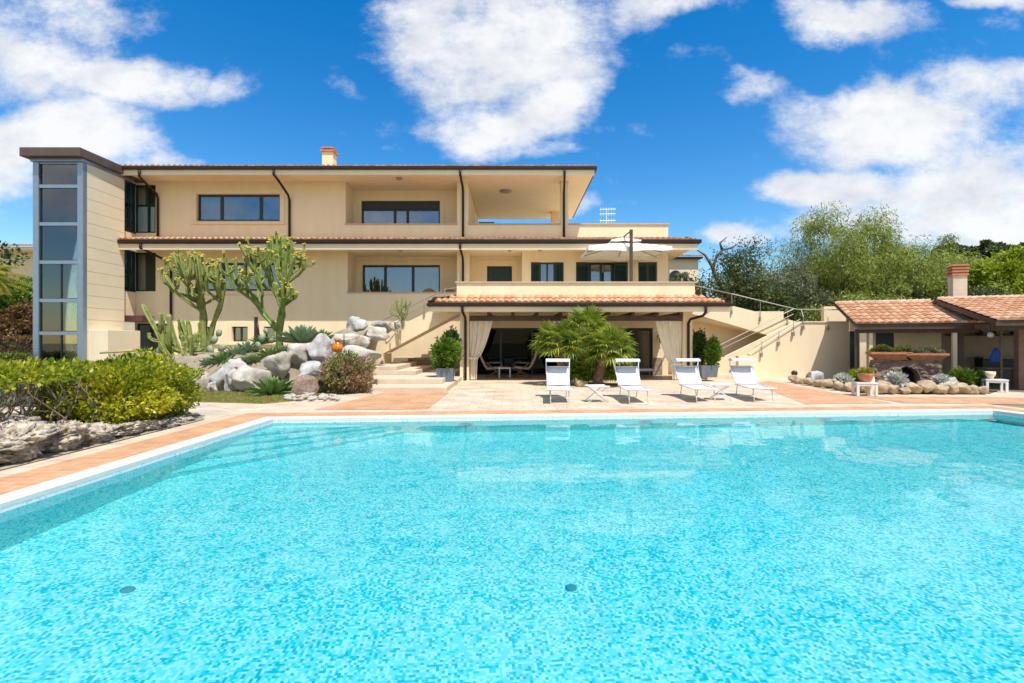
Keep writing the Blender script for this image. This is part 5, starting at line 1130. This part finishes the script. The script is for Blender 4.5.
# neighbours
nb = empty('neighbour_house', (11, 33, 0), 'pale neighbouring house wall with small tiled roof seen past the terrace end', 'house')
MB().box(10.4, 12.3, 33, 40, 0, 6.95).build('wall', M['wall_pale'], nb); MB().box(10.1, 12.5, 32.7, 40.3, 6.95, 7.05).build('roof', M['gutter'], nb)
mb = MB(); tile_roof(mb, (10.1, 32.7, 7.1), (12.5, 32.7, 7.1), (10.1, 34.5, 7.4), (12.5, 34.5, 7.4)); mb.build('tiled_roof', M['tile'], nb, rnd=True)
MB().lathe([(.34, 0), (.36, .05), (.34, .1)], (0, 0, 0), 18)
mb = MB(); mb.tube([(10.75, 32.99, 5.8), (10.75, 32.85, 5.8)], .38, 18); mb.build('air_fan', M['black'], nb)
MB().box(11.3, 11.9, 32.95, 32.99, 4.6, 5.7).build('window', M['frame'], nb)
nl = empty('neighbour_house', (-33, 33, 0), 'low neighbouring house with tiled eave peeking out left of the glass tower', 'house')
MB().box(-45, -33.2, 35, 44, 0, 8.0).build('wall', M['wall_pale'], nl)
MB().box(-46, -32.0, 34, 45, 7.75, 7.95).build('soffit', M['soffit'], nl)
mb = MB(); tile_roof(mb, (-46, 33.9, 8.0), (-32.0, 33.9, 8.0), (-46, 36, 8.45), (-32.6, 36, 8.45), pitch=.25); mb.build('tiled_roof', M['tile'], nl, rnd=True)
# left background planting
tree('bronze_shrub', (-21.6, 21.5, 0), 3.9, (1.9, 1.2, 1.6), LM['redbrown'], 'bronze-leaved bush beside the glass tower at the left edge', 13, n=12000, clumps=50, leaf=(.16, .09), cz=.55, cat='shrub')
tree('broadleaf_tree', (-24.8, 24, 0), 5.6, (2.6, 1.8, 1.9), LM['potgreen'], 'green tree under the neighbour eave left of the glass tower', 14, n=14000, clumps=60, leaf=(.2, .1), cz=.66)
tree('broadleaf_tree', (-29.5, 27, 0), 7.0, (3.6, 2.0, 3.0), LM['potdark'], 'dark tree behind at the far left edge', 15, n=12000, clumps=60, leaf=(.25, .14), cz=.5)
o = empty('feather_palm', (-22.6, 21.2, 0), 'palm with arching green and orange fronds at the left picture edge', 'palm')
mb = MB(); mb.tube([(-22.6, 21.2, 0), (-22.55, 21.2, 2.2), (-22.5, 21.2, 4.0)], [.26, .22, .2], 10); mb.build('trunk', M['palmbark'], o)
rng = random.Random(4); mb = MB(); c0 = Vector((-22.5, 21.2, 4.1))
for i in range(30):
    a = i * 2.39996; el = .35 + 1.1 * (i / 30); L_ = 2.3 * rng.uniform(.85, 1.1); d = Vector((math.cos(a) * math.sin(el), math.sin(a) * math.sin(el), math.cos(el))); hz = Vector((-math.sin(a), math.cos(a), 0)); pts = []
    for k_ in range(12): t = k_ / 11; pts.append(c0 + d * L_ * t - Vector((0, 0, 1.0 * L_ * t * t * .55)))
    for k_ in range(11):
        for q_ in range(3):
            p = pts[k_].lerp(pts[k_ + 1], q_ / 3); ax = (pts[k_ + 1] - pts[k_]).normalized(); ll = .42 * (1 - .6 * abs((k_ / 11) - .4))
            for sg in (-1, 1):
                ld = (ax * .5 + hz * sg * .9 - Vector((0, 0, .35))).normalized() * ll; w_ = ax * .018; mb.add([p - w_, p + ld * .5 - w_ * .5, p + ld, p + ld * .5 + w_ + ax * .01], [(0, 1, 2, 3)])
mb.build('fronds', LM['orange'], o)
def hedge_row(name, x0, x1, y0, y1, z0, z1, seed, label, m):
    o = empty(name, ((x0 + x1) / 2, (y0 + y1) / 2, 0), label, 'hedge'); R = np.random.RandomState(seed); k = 9000
    pts = R.rand(k, 3); ax = R.randint(0, 3, k); sd = R.rand(k) > .35
    for a_ in range(3): pts[(ax == a_) & sd, a_] = np.clip(1 - np.abs(R.randn(((ax == a_) & sd).sum())) * .06, 0, 1)
    fr = (ax == 1) & sd; pts[fr, 1] = 1 - pts[fr, 1]
    w_ = np.array([x1 - x0, y1 - y0, z1 - z0]); pts = np.array([x0, y0, z0]) + pts * w_ + R.randn(k, 3) * .04
    leaves('foliage', m, pts, R.randn(k, 3) + [0, -.3, .5], .09, .05, o); MB().box(x0 + .15, x1 - .15, y0 + .15, y1 - .15, 0, z1 - .2).build('core', mat('hedge twigs', (.04, .045, .02), .95, .2, 8), o)
hedge_row('clipped_hedge', -23, -17.9, 18.0, 18.7, .0, 1.02, 1, 'low clipped bright green hedge, the nearer of the two at the left edge', LM['hedge2'])
hedge_row('clipped_hedge', -25, -18.8, 20.2, 21.0, .0, 1.72, 2, 'higher clipped hedge with reddish top behind the low one', LM['redbrown'])

# ---- potted shrubs
def planter(x, y, z, w, h, label):
    o = empty('planter', (x, y, z), label, 'planter'); a, b_ = w / 2, w / 2 * .88; mb = MB()
    mb.add([(x - b_, y - b_, z), (x + b_, y - b_, z), (x + b_, y + b_, z), (x - b_, y + b_, z), (x - a, y - a, z + h), (x + a, y - a, z + h), (x + a, y + a, z + h), (x - a, y + a, z + h), (x - a + .05, y - a + .05, z + h), (x + a - .05, y - a + .05, z + h), (x + a - .05, y + a - .05, z + h), (x - a + .05, y + a - .05, z + h), (x - a + .05, y - a + .05, z + h - .06), (x + a - .05, y - a + .05, z + h - .06), (x + a - .05, y + a - .05, z + h - .06), (x - a + .05, y + a - .05, z + h - .06)],
           [(0, 3, 2, 1), (0, 1, 5, 4), (1, 2, 6, 5), (2, 3, 7, 6), (3, 0, 4, 7), (4, 5, 9, 8), (5, 6, 10, 9), (6, 7, 11, 10), (7, 4, 8, 11), (8, 9, 13, 12), (9, 10, 14, 13), (10, 11, 15, 14), (11, 8, 12, 15)])
    mb.build('box', M['planter'], o); MB().box(x - a + .051, x + a - .051, y - a + .051, y + a - .051, z + h - .16, z + h - .062).build('soil', M['soil'], o)
planter(-2.25, 16.95, .15, .56, .46, 'square grey planter on the garden steps by the left porch column')
o = empty('potted_shrub', (-2.25, 16.95, .55), 'bright green leafy shrub growing in the planter on the garden steps', 'shrub')
bush_crown('foliage', LM['potgreen'], (-2.25, 16.95, 1.10), (.43, .40, .46), 4500, .13, .055, 4, o, shell=.75, lump=.25, bottom=-1, up=.4); branches('stems', M['bark'], (-2.25, 16.95, .54), [(-2.25 + .25 * math.cos(a), 16.95 + .25 * math.sin(a), 1.4) for a in (0, 1.2, 2.5, 3.8, 5)], o, .02, 2, .03)
o = empty('dark_shrub', (-1.95, 18.3, 0), 'darker taller foliage just behind the bright potted shrub', 'shrub')
bush_crown('foliage', LM['potdark'], (-2.2, 18.2, 1.45), (.28, .25, .45), 2000, .12, .06, 5, o, shell=.8, bottom=-1); branches('stems', M['bark'], (-2.3, 18.1, .3), [(-2.2, 18.1, 1.7), (-2.4, 18.05, 1.6)], o, .02, 2, .02)
planter(7.45, 19.15, .15, .66, .45, 'square grey planter holding two shrubs right of the porch')
for i, (x, y, h, m_, lb) in enumerate(((7.2, 19.3, 1.35, 'potdark', 'dark taller shrub at the left of the right-hand planter'), (7.62, 19.0, 1.05, 'potgreen', 'lighter shorter shrub at the right of the right-hand planter'))):
    o = empty('potted_shrub', (x, y, .55), lb, 'shrub'); bush_crown('foliage', LM[m_], (x, y, .5 + h * .55), (.27, .26, h * .5), 2800, .11, .05, 8 + i, o, shell=.8, lump=.2, bottom=-1)
    branches('stems', M['bark'], (x, y, .54), [(x + .1, y, .5 + h * .7), (x - .1, y, .5 + h * .6)], o, .018, 2, .02)

# ---- flower bed plants and pavilion troughs
for i, (px, py, d, s, m_, lb, cat) in enumerate(((843, 381, 16.0, .20, 'silver', 'round silver-leaved plant in the flower bed nearest the garden wall', 'plant'), (857, 378, 16.1, .24, 'bright', 'lime green bushy plant behind the left terracotta pot', 'plant'), (896, 380, 15.6, .21, 'silver', 'silver-leaved plant in front of the terracotta troughs', 'plant'), (963, 378, 15.4, .28, 'potgreen', 'leafy green plant in the bed below the blue towel', 'plant'), (980, 380, 15.3, .28, 'potdark', 'darker green plant at the right end of the flower bed', 'plant'), (941, 381, 15.4, .13, 'silver', 'small whitish plant beside the egg-shaped beige boulder', 'plant'))):
    c = P(px, py, d); o = empty('bed_plant', (c.x, c.y, .0), lb, cat)
    bush_crown('foliage', LM[m_], (c.x, c.y, max(.2, c.z)), (s, s, s * .75), 1200, .16 if m_ != 'silver' else .14, .035, 70 + i, o, shell=.95, up=.5, bottom=-.8)
def roughen(o, amp, size):
    import bmesh
    bm = bmesh.new(); bm.from_mesh(o.data); bmesh.ops.triangulate(bm, faces=bm.faces[:])
    for _ in range(4):
        es = [e_ for e_ in bm.edges if e_.calc_length() > size]
        if not es: break
        bmesh.ops.subdivide_edges(bm, edges=es, cuts=1); bmesh.ops.triangulate(bm, faces=[f_ for f_ in bm.faces if len(f_.verts) > 3])
    bm.normal_update()
    for v in bm.verts:
        p = v.co; v.co = p + v.normal * amp * (1.5 * noise.noise(p * 3.1) + noise.noise(p * 8) + .5 * noise.noise(p * 17))
    bm.to_mesh(o.data); bm.free()
tb = empty('fountain_base', (13.6, 17.6, 0), 'dark stone base with an arched niche carrying the two terracotta troughs', 'fountain')
c0 = P(907, 385, 16.9)
def tlocal(u, v, z): q = Vector((c0.x, c0.y, 0)) + PU * u + PV * v; return (q.x, q.y, z)
mb = MB(lambda p: tlocal(*p)); arch = [(-.95, 0), (-.35, 0)] + [(-.0 + .38 * math.cos(a), .12 + .55 * math.sin(a)) for a in np.linspace(math.pi, 0, 9)] + [(.42, 0), (.95, 0), (.95, .86), (-.95, .86)]
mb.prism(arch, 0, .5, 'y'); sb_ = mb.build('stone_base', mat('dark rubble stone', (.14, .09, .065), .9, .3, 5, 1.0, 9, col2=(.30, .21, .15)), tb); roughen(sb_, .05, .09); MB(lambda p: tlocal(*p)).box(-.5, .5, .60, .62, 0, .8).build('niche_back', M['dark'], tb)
def trough(u0, u1, z, label, pl, pm, seed):
    o = empty('terracotta_trough', tlocal((u0 + u1) / 2, .2, z), label, 'planter'); mb = MB(lambda p: tlocal(*p)); a, b_ = u0 + .28, u1 - .28
    v = [(a, .05, z), (b_, .05, z), (b_, .35, z), (a, .35, z), (u0, -.12, z + .22), (u1, -.12, z + .22), (u1, .5, z + .22), (u0, .5, z + .22), (u0, -.12, z + .29), (u1, -.12, z + .29), (u1, .5, z + .29), (u0, .5, z + .29), (u0 + .05, -.07, z + .29), (u1 - .05, -.07, z + .29), (u1 - .05, .45, z + .29), (u0 + .05, .45, z + .29), (u0 + .05, -.07, z + .22), (u1 - .05, -.07, z + .22), (u1 - .05, .45, z + .22), (u0 + .05, .45, z + .22)]
    f = [(0, 3, 2, 1)]
    for k_ in (0, 4, 8, 12):
        for q_ in range(4): f.append((k_ + q_, k_ + (q_ + 1) % 4, k_ + 4 + (q_ + 1) % 4, k_ + 4 + q_))
    f.append((16, 17, 18, 19)); mb.add(v, f); mb.build('trough_body', M['terra'], o)
    p = empty('trough_planting', tlocal((u0 + u1) / 2, .2, z + .25), pl, 'plant'); n_ = 5
    R = np.random.RandomState(seed); k = 2200; lp = R.rand(k, 2) * [(u1 - u0) - .2, .4] + [u0 + .1, 0]; hh = .10 + .07 * np.sin(lp[:, 0] * 9 + seed) + R.rand(k) * .1
    pts = np.array([tlocal(a_, b__, z + .22 + max(.02, h_)) for (a_, b__), h_ in zip(lp, hh)])
    leaves('foliage', LM[pm], pts, R.randn(k, 3) * .6 + [0, 0, .8], .10, .03, p)
trough(-1.06, .12, .62 + .23, 'left terracotta trough on the dark stone base', 'low yellow-green succulents filling the left trough', 'hedge2', 1)
trough(-.05, 1.12, .50 + .32, 'right terracotta trough overlapping the left one', 'taller grey-green succulents filling the right trough', 'olive', 2)

# ================================================================ FURNITURE
def make_lounger():
    o = empty('sun_lounger', (0, 0, 0), 'x', 'sun lounger', 'white sun loungers facing the pool')
    # foot end at y = 0, head at y = 1.9
    fr = MB(); r = .016
    for x in (-.29, .29):
        fr.tube([(x, 0, .33), (x, 1.22, .33)], r, 8); fr.tube([(x, 1.20, .34), (x * 1.0, 1.72, .80)], r, 8)
    fr.tube([(-.29, 0, .33), (.29, 0, .33)], r, 8)
    fr.tube([(-.29, 1.72, .80), (.29, 1.72, .80)], r, 8); fr.build('frame', M['white'], o, smooth=True)
    for y0, y1 in ((.12, .02), (1.30, 1.42)):
        lg = MB(); 
        for x in (-.22, .22): lg.tube([(x, y0, .33), (x, y1, .012)], .013, 8)
        lg.tube([(-.22, y1, .012), (.22, y1, .012)], .012, 8); lg.build('leg', M['white'], o, smooth=True)
    sl_ = MB(); ns = 12; vs = []
    prof = [(0.01, .335)] + [(.01 + 1.2 * k / 8, .335 - .02 * math.sin(math.pi * k / 8)) for k in range(1, 9)]
    for y, z in prof:
        for k in range(ns + 1): x = -.275 + .55 * k / ns; vs.append((x, y, z - .018 * math.sin(math.pi * k / ns)))
    sl_.add(vs, [(j * (ns + 1) + i, j * (ns + 1) + i + 1, (j + 1) * (ns + 1) + i + 1, (j + 1) * (ns + 1) + i) for j in range(len(prof) - 1) for i in range(ns)]); s_ = sl_.build('seat', M['sling'], o, smooth=True); s_.modifiers.new('t', 'SOLIDIFY').thickness = .012
    b_ = MB(); vs = []
    for j in range(7):
        t = j / 6
        for k in range(ns + 1): x = -.275 + .55 * k / ns; vs.append((x, 1.22 + .49 * t, .345 + .44 * t - .02 * math.sin(math.pi * k / ns) * math.sin(math.pi * t)))
    b_.add(vs, [(j * (ns + 1) + i, j * (ns + 1) + i + 1, (j + 1) * (ns + 1) + i + 1, (j + 1) * (ns + 1) + i) for j in range(6) for i in range(ns)]); s_ = b_.build('backrest', M['sling'], o, smooth=True); s_.modifiers.new('t', 'SOLIDIFY').thickness = .012
    c_ = MB()
    for x in (-.305, .305): c_.tube([(x, 1.50, .60), (x * 1.03, 1.66, .82), (x * 1.03, 1.62, 1.0)], .014, 8)
    c_.tube([(-.314, 1.62, .99), (.314, 1.62, .99)], .01, 6); c_.build('shade_frame', M['white'], o, smooth=True)
    sh_ = MB(); vs = []
    for j in range(6):
        t = j / 5
        for x in (-.32, .32): vs.append((x, 1.42 + .34 * t, .99 + .035 * math.sin(math.pi * t)))
    for j in range(6):
        t = j / 5
        for x in (-.32, .32): vs.append((x, 1.42 + .34 * t, .945 + .035 * math.sin(math.pi * t)))
    f = [(2 * j, 2 * j + 1, 2 * j + 3, 2 * j + 2) for j in range(5)] + [(12 + 2 * j, 14 + 2 * j, 15 + 2 * j, 13 + 2 * j) for j in range(5)] + [(2 * j, 2 * j + 2, 14 + 2 * j, 12 + 2 * j) for j in range(5)] + [(2 * j + 1, 13 + 2 * j, 15 + 2 * j, 2 * j + 3) for j in range(5)] + [(0, 12, 13, 1), (10, 11, 23, 22)]
    sh_.add(vs, f); sh_.build('sunshade', M['sling'], o)
    return o
lo_ = make_lounger()
LS = [(1.14, 11.92, -3.5, 'white sun lounger directly in front of the fan palm, nearest its left trunk'), (3.02, 11.9, -3, 'white sun lounger just right of the palm beside the folding side table'), (4.72, 12.15, -3, 'white sun lounger before the right porch column'), (6.2, 12.3, -7, 'white sun lounger nearest the garden wall and its stair')]
for i, (x, y, rz, lb) in enumerate(LS):
    q = lo_ if i == 0 else copy_tree(lo_)
    q.location = (x, y, .012); q.rotation_euler = (0, 0, rad(rz)); q['label'] = lb
def make_table():
    o = empty('folding_side_table', (0, 0, 0), 'x', 'side table', 'white folding side tables between loungers')
    MB().box(-.25, .25, -.2, .2, .365, .385).box(-.26, .26, -.21, -.195, .36, .40).box(-.26, .26, .195, .21, .36, .40).build('table_top', M['white'], o, bevel=.005)
    for s in (-1, 1):
        mb = MB()
        for y in (-.17 + .02 * s, .17 + .02 * s): mb.tube([(-.24 * s, y, .012), (.2 * s, y, .36)], .011, 6)
        mb.tube([(-.24 * s, -.17, .012), (-.24 * s, .17, .012)], .011, 6); mb.build('leg', M['white'], o, smooth=True)
    return o
ft = make_table(); ft.location = (2.12, 12.45, .012); ft['label'] = 'white folding side table before the fan palm trunk, between the first two loungers'; ft.rotation_euler = (0, 0, rad(8))
f2 = copy_tree(ft); f2.location = (5.38, 12.9, .012); f2.rotation_euler = (0, 0, rad(-20)); f2['label'] = 'white folding side table between the last two loungers before the porch column'
# small white stools near the pavilion
def make_stool():
    o = empty('plastic_stool', (0, 0, 0), 'x', 'stool', 'small white stools by the pavilion')
    MB().box(-.26, .26, -.2, .2, .33, .37).box(-.24, .24, -.185, -.17, .27, .33).box(-.24, .24, .17, .185, .27, .33).build('seat', M['white'], o, bevel=.008)
    for x in (-1, 1):
        for y in (-1, 1): MB().prism([(x * .25, y * .19), (x * .19, y * .19), (x * .19, y * .13), (x * .25, y * .13)], 0, .329, 'z').build('leg', M['white'], o)
    return o
st = make_stool(); g_ = G(867, 396.3); st.location = (g_[0], g_[1] + .1, .012); st.rotation_euler = (0, 0, rad(-14)); st['label'] = 'small white stool carrying the terracotta pot in front of the flower bed'; sp1 = st.location.copy()
s2 = copy_tree(st); g_ = G(997.5, 392.3); s2.location = (g_[0], g_[1] + .1, .012); s2.rotation_euler = (0, 0, rad(-24)); s2['label'] = 'small white stool with the white pot at the right end of the flower bed'; sp2 = s2.location.copy()
c = (sp1.x + .03, sp1.y, .385); o = empty('terracotta_pot', c, 'wide terracotta pot with orange succulents standing on the white stool', 'pot')
MB().lathe([(.12, 0), (.17, .12), (.19, .2), (.20, .24), (.17, .24), (.16, .2), (.01, .2)], c, 20).build('pot_body', M['terra'], o, smooth=True)
bush_crown('foliage', LM['orange'], (c[0], c[1], c[2] + .25), (.17, .17, .1), 500, .09, .03, 5, o, shell=1, bottom=-.2)
c = (sp1.x + .36, sp1.y + .3, .0); o = empty('white_jug', c, 'pale tall jug standing behind the left white stool', 'jug')
MB().lathe([(.10, 0), (.13, .2), (.12, .45), (.08, .6), (.10, .68)], c, 16).build('jug_body', M['trim'], o, smooth=True)
c = (sp2.x - .12, sp2.y, .385); o = empty('white_pot', c, 'pale pot with saucer rim standing on the right white stool', 'pot')
MB().lathe([(.06, 0), (.08, .02), (.07, .05), (.12, .12), (.125, .22), (.11, .22), (.10, .16), (.01, .16)], c, 20).build('pot_body', M['trim'], o, smooth=True)
# porch seating
def make_armchair():
    o = empty('recliner_chair', (0, 0, 0), 'x', 'chair', 'beige recliners in the porch')
    mb = MB(); vs = []; prof = [(.38, .40), (.30, .46), (.0, .42), (-.28, .40), (-.36, .50), (-.50, .80), (-.60, 1.06), (-.64, 1.10)]
    for x_, z_ in prof:
        for y in (-.26, -.13, 0, .13, .26): vs.append((x_, y, z_ + .015 * math.cos(y * 6)))
    mb.add(vs, [(j * 5 + i, j * 5 + i + 1, (j + 1) * 5 + i + 1, (j + 1) * 5 + i) for j in range(7) for i in range(4)]); q = mb.build('cushion', M['cushion'], o, smooth=True); q.modifiers.new('t', 'SOLIDIFY').thickness = .07
    mb = MB()
    for y in (-.29, .29):
        mb.tube([(.36, y, 0), (-.30, y, .60)], .018, 6); mb.tube([(-.36, y, 0), (.32, y, .40)], .018, 6); mb.tube([(.30, y, .62), (-.40, y, .60)], .022, 6); mb.tube([(.3, y, .62), (.32, y, .40)], .016, 6)
    mb.tube([(0, -.29, .30), (0, .29, .30)], .016, 6); mb.build('frame', M['wood_mid'], o, smooth=True); return o
ac = make_armchair(); ac.location = (-.72, 20.7, .01); ac['label'] = 'beige recliner half behind the tied curtain, facing the small table'
a2 = copy_tree(ac); a2.location = (.42, 20.8, .01); a2.rotation_euler = (0, 0, math.pi - .15); a2['label'] = 'beige recliner right of the small table in the porch shade'
pt = empty('porch_table', (-.33 + .03, 20.5, .006), 'small white square table between the two beige recliners', 'side table')
MB().box(-.56, -.04, 20.25, 20.75, .40, .44).build('table_top', M['white'], pt)
for x in (-.54, -.10):
    for y in (20.27, 20.69): MB().box(x, x + .04, y, y + .04, .006, .398).build('leg', M['white'], pt)
dl = empty('porch_daybed', (5.2, 21.0, 0), 'low white daybed in the porch shade behind the fan palm', 'daybed')
MB().box(4.6, 5.9, 20.6, 21.2, .28, .36).build('mattress', M['sling'], dl, bevel=.02); MB().prism([(5.2 - .6, .36), (5.2 - .55, .36), (4.35, .78), (4.30, .76)], 20.6, 21.2, 'y').build('backrest', M['sling'], dl)
for x in (4.65, 5.8):
    for y in (20.65, 21.1): MB().box(x, x + .04, y, y + .04, .006, .278).build('leg', M['steel'], dl)
# curtains
def curtain(x0, xt, xb, y, z0, z1, ztie, label, side):
    o = empty('porch_curtain', ((x0 + xt) / 2, y, z0), label, 'curtain'); nz_, nxx = 30, 46; vs = []
    for j in range(nz_ + 1):
        z = z0 + (z1 - z0) * j / nz_
        if z > ztie: t = (z - ztie) / (z1 - ztie); xr = xb + (xt - xb) * (t ** .62)
        else: t = (ztie - z) / (ztie - z0); xr = xb - (xb - x0) * .12 * t
        for i in range(nxx + 1):
            s = i / nxx; x = x0 + (xr - x0) * s; a = .045 * (abs(xr - x0) / abs(xt - x0)) ** .3
            vs.append((x, y + a * math.sin(s * 25 + .4 * math.sin(j * .2)) + .02 * math.sin(s * 17 + j * .15), z))
    MB().add(vs, [(j * (nxx + 1) + i, j * (nxx + 1) + i + 1, (j + 1) * (nxx + 1) + i + 1, (j + 1) * (nxx + 1) + i) for j in range(nz_) for i in range(nxx)]).build('fabric', M['curtain'], o, smooth=True)
    xm = (x0 + xb) / 2; w_ = abs(xb - x0) / 2 + .02
    MB().box(xm - w_, xm + w_, y - .07, y + .07, ztie - .03, ztie + .03).build('tieback', M['curtain'], o)
curtain(-1.63, -.75, -1.33, 19.36, .03, 2.29, .85, 'beige tied curtain at the left porch column', 1)
curtain(6.56, 5.55, 6.15, 19.36, .03, 2.29, .62, 'beige tied curtain at the right porch column', -1)
curtain(2.13, 1.45, 1.85, 19.36, .03, 2.29, .7, 'beige curtain partly hidden behind the fan palm', -1)
# big parasol on the terrace
um = empty('cantilever_parasol', (4.6, 19.34, 3.06), 'large cream cantilever parasol with dark pole on the first-floor terrace', 'parasol')
MB().box(4.54, 4.66, 19.26, 19.34, 3.10, 5.82).build('pole', M['wood_dark'], um, bevel=.01); MB().box(4.25, 4.95, 19.24, 19.9, 3.055, 3.10).build('base', M['black'], um)
MB().tube([(4.6, 19.33, 5.76), (4.6, 19.9, 5.80), (4.6, 20.55, 5.80)], .03, 6).tube([(4.6, 20.55, 5.84), (4.6, 20.55, 5.6)], .025, 6).build('arm', M['wood_dark'], um)
def canopy(mb, cx, cy, hx, hy, z0, zp, sag=.05, n=10, val=.16):
    g = {}
    for j in range(n + 1):
        for i in range(n + 1):
            u, v = i / n * 2 - 1, j / n * 2 - 1; m_ = max(abs(u), abs(v)); ang = min(abs(u), abs(v)) / (m_ + 1e-6)
            z = zp + (z0 - zp) * m_ - sag * (1 - ang) * m_ * (1 - m_ * .3) * 1.0
            g[(i, j)] = (cx + u * hx, cy + v * hy, z)
    idx = {k: q for q, k in enumerate(g)}; b = [g[k] for k in g]; f = [(idx[(i, j)], idx[(i + 1, j)], idx[(i + 1, j + 1)], idx[(i, j + 1)]) for i in range(n) for j in range(n)]
    edge = [(i, 0) for i in range(n)] + [(n, j) for j in range(n)] + [(n - i, n) for i in range(n)] + [(0, n - j) for j in range(n)]
    base = len(b)
    for q, k in enumerate(edge): x, y, z = g[k]; b.append((x + (x - cx) * .012, y + (y - cy) * .012, z - val - .02 * math.sin(q * 1.3)))
    ne = len(edge)
    for q in range(ne): f.append((idx[edge[q]], base + q, base + (q + 1) % ne, idx[edge[(q + 1) % ne]]))
    mb.add(b, f)
mb = MB(); canopy(mb, 4.6, 20.55, 1.62, 1.12, 5.22, 5.60, .06, 12); q = mb.build('canopy', M['canvas'], um); q.modifiers.new('t', 'SOLIDIFY').thickness = .008
mb = MB(); canopy(mb, 4.6, 20.45, .6, .33, 5.60, 5.76, .02, 8, .05); q = mb.build('top_vent', M['canvas'], um); q.modifiers.new('t', 'SOLIDIFY').thickness = .008
mb = MB()
for a in ((-1, -1), (1, -1), (-1, 1), (1, 1), (0, -1), (0, 1), (1, 0), (-1, 0)): mb.tube([(4.6, 20.55, 5.50), (4.6 + a[0] * 1.58, 20.55 + a[1] * 1.08, 5.17)], .012, 5)
mb.build('ribs', M['black'], um)
# wicker chairs on the balcony
def make_wicker():
    o = empty('wicker_armchair', (0, 0, 0), 'x', 'chair', 'wicker armchairs on the first-floor balcony')
    MB().box(-.3, .3, -.3, .3, .1, .42).build('seat', M['rattan'], o, bevel=.04); mb = MB(); q = 12; vs = []
    for j in range(q + 1):
        a = math.pi * j / q; x, y = -.36 * math.cos(a), .34 * math.sin(a) - .02; h = .66 + .26 * math.sin(a) ** 2
        vs += [(x, y, .08), (x, y, h), (x * .86, y * .86, h), (x * .86, y * .86, .08)]
    mb.add(vs, [(4 * j + k, 4 * j + 4 + k, 4 * j + 4 + (k + 1) % 4, 4 * j + (k + 1) % 4) for j in range(q) for k in range(4)] + [(0, 1, 2, 3), (4 * q, 4 * q + 3, 4 * q + 2, 4 * q + 1)]); mb.build('backrest', M['rattan'], o)
    for x in (-.26, .22):
        for y in (-.26, .22): MB().box(x, x + .04, y, y + .04, 0, .1).build('leg', M['wood_mid'], o)
    return o
wk = make_wicker(); wk.location = (-3.85, 22.9, 3.055); wk['label'] = 'orange wicker armchair on the balcony, the one farther from the column'
k2 = copy_tree(wk); k2.location = (-2.95, 22.88, 3.055); k2['label'] = 'orange wicker armchair on the balcony, right beside the column'
# pool lights and drains
fu3 = (Vector(POOL[1]) - Vector(POOL[0])).normalized()
for i, (px, lb) in enumerate(((466, 'round underwater light in the far pool wall before the left porch column'), (646, 'round underwater light in the far pool wall before the second lounger'), (826, 'round underwater light in the far pool wall below the garden wall'))):
    u = (px - 512) / 500; A3 = Vector(POOL[0]); t = (u * A3.y - A3.x) / (fu3.x - u * fu3.y); c = A3 + fu3 * t
    n3 = Vector((fu3.y, -fu3.x)); o = empty('pool_light', (c.x, c.y, -.5), lb, 'pool light', 'underwater lights of the pool')
    MB().tube([(c.x + n3.x * .002, c.y + n3.y * .002, -.42), (c.x + n3.x * .04, c.y + n3.y * .04, -.42)], .14, 20).build('housing', M['white'], o, smooth=False); MB().tube([(c.x + n3.x * .041, c.y + n3.y * .041, -.42), (c.x + n3.x * .05, c.y + n3.y * .05, -.42)], .10, 20).build('lens', M['alu'], o)
for (x, y), lb in (((-3.1, 4.03), 'round dark drain on the pool floor towards the left'), ((.5, 4.2), 'round dark drain on the pool floor at the middle')):
    o = MB().lathe([(.05, .002), (.05, .02), (.045, .026), (.01, .028)], (x, y, ZF), 20).build('floor_drain', mat('teal drain grille', (.0, .30, .38), .5), smooth=False); tag(o, lb, 'drain'); o.cycles.is_caustics_receiver = True
bpy.context.view_layer.update()
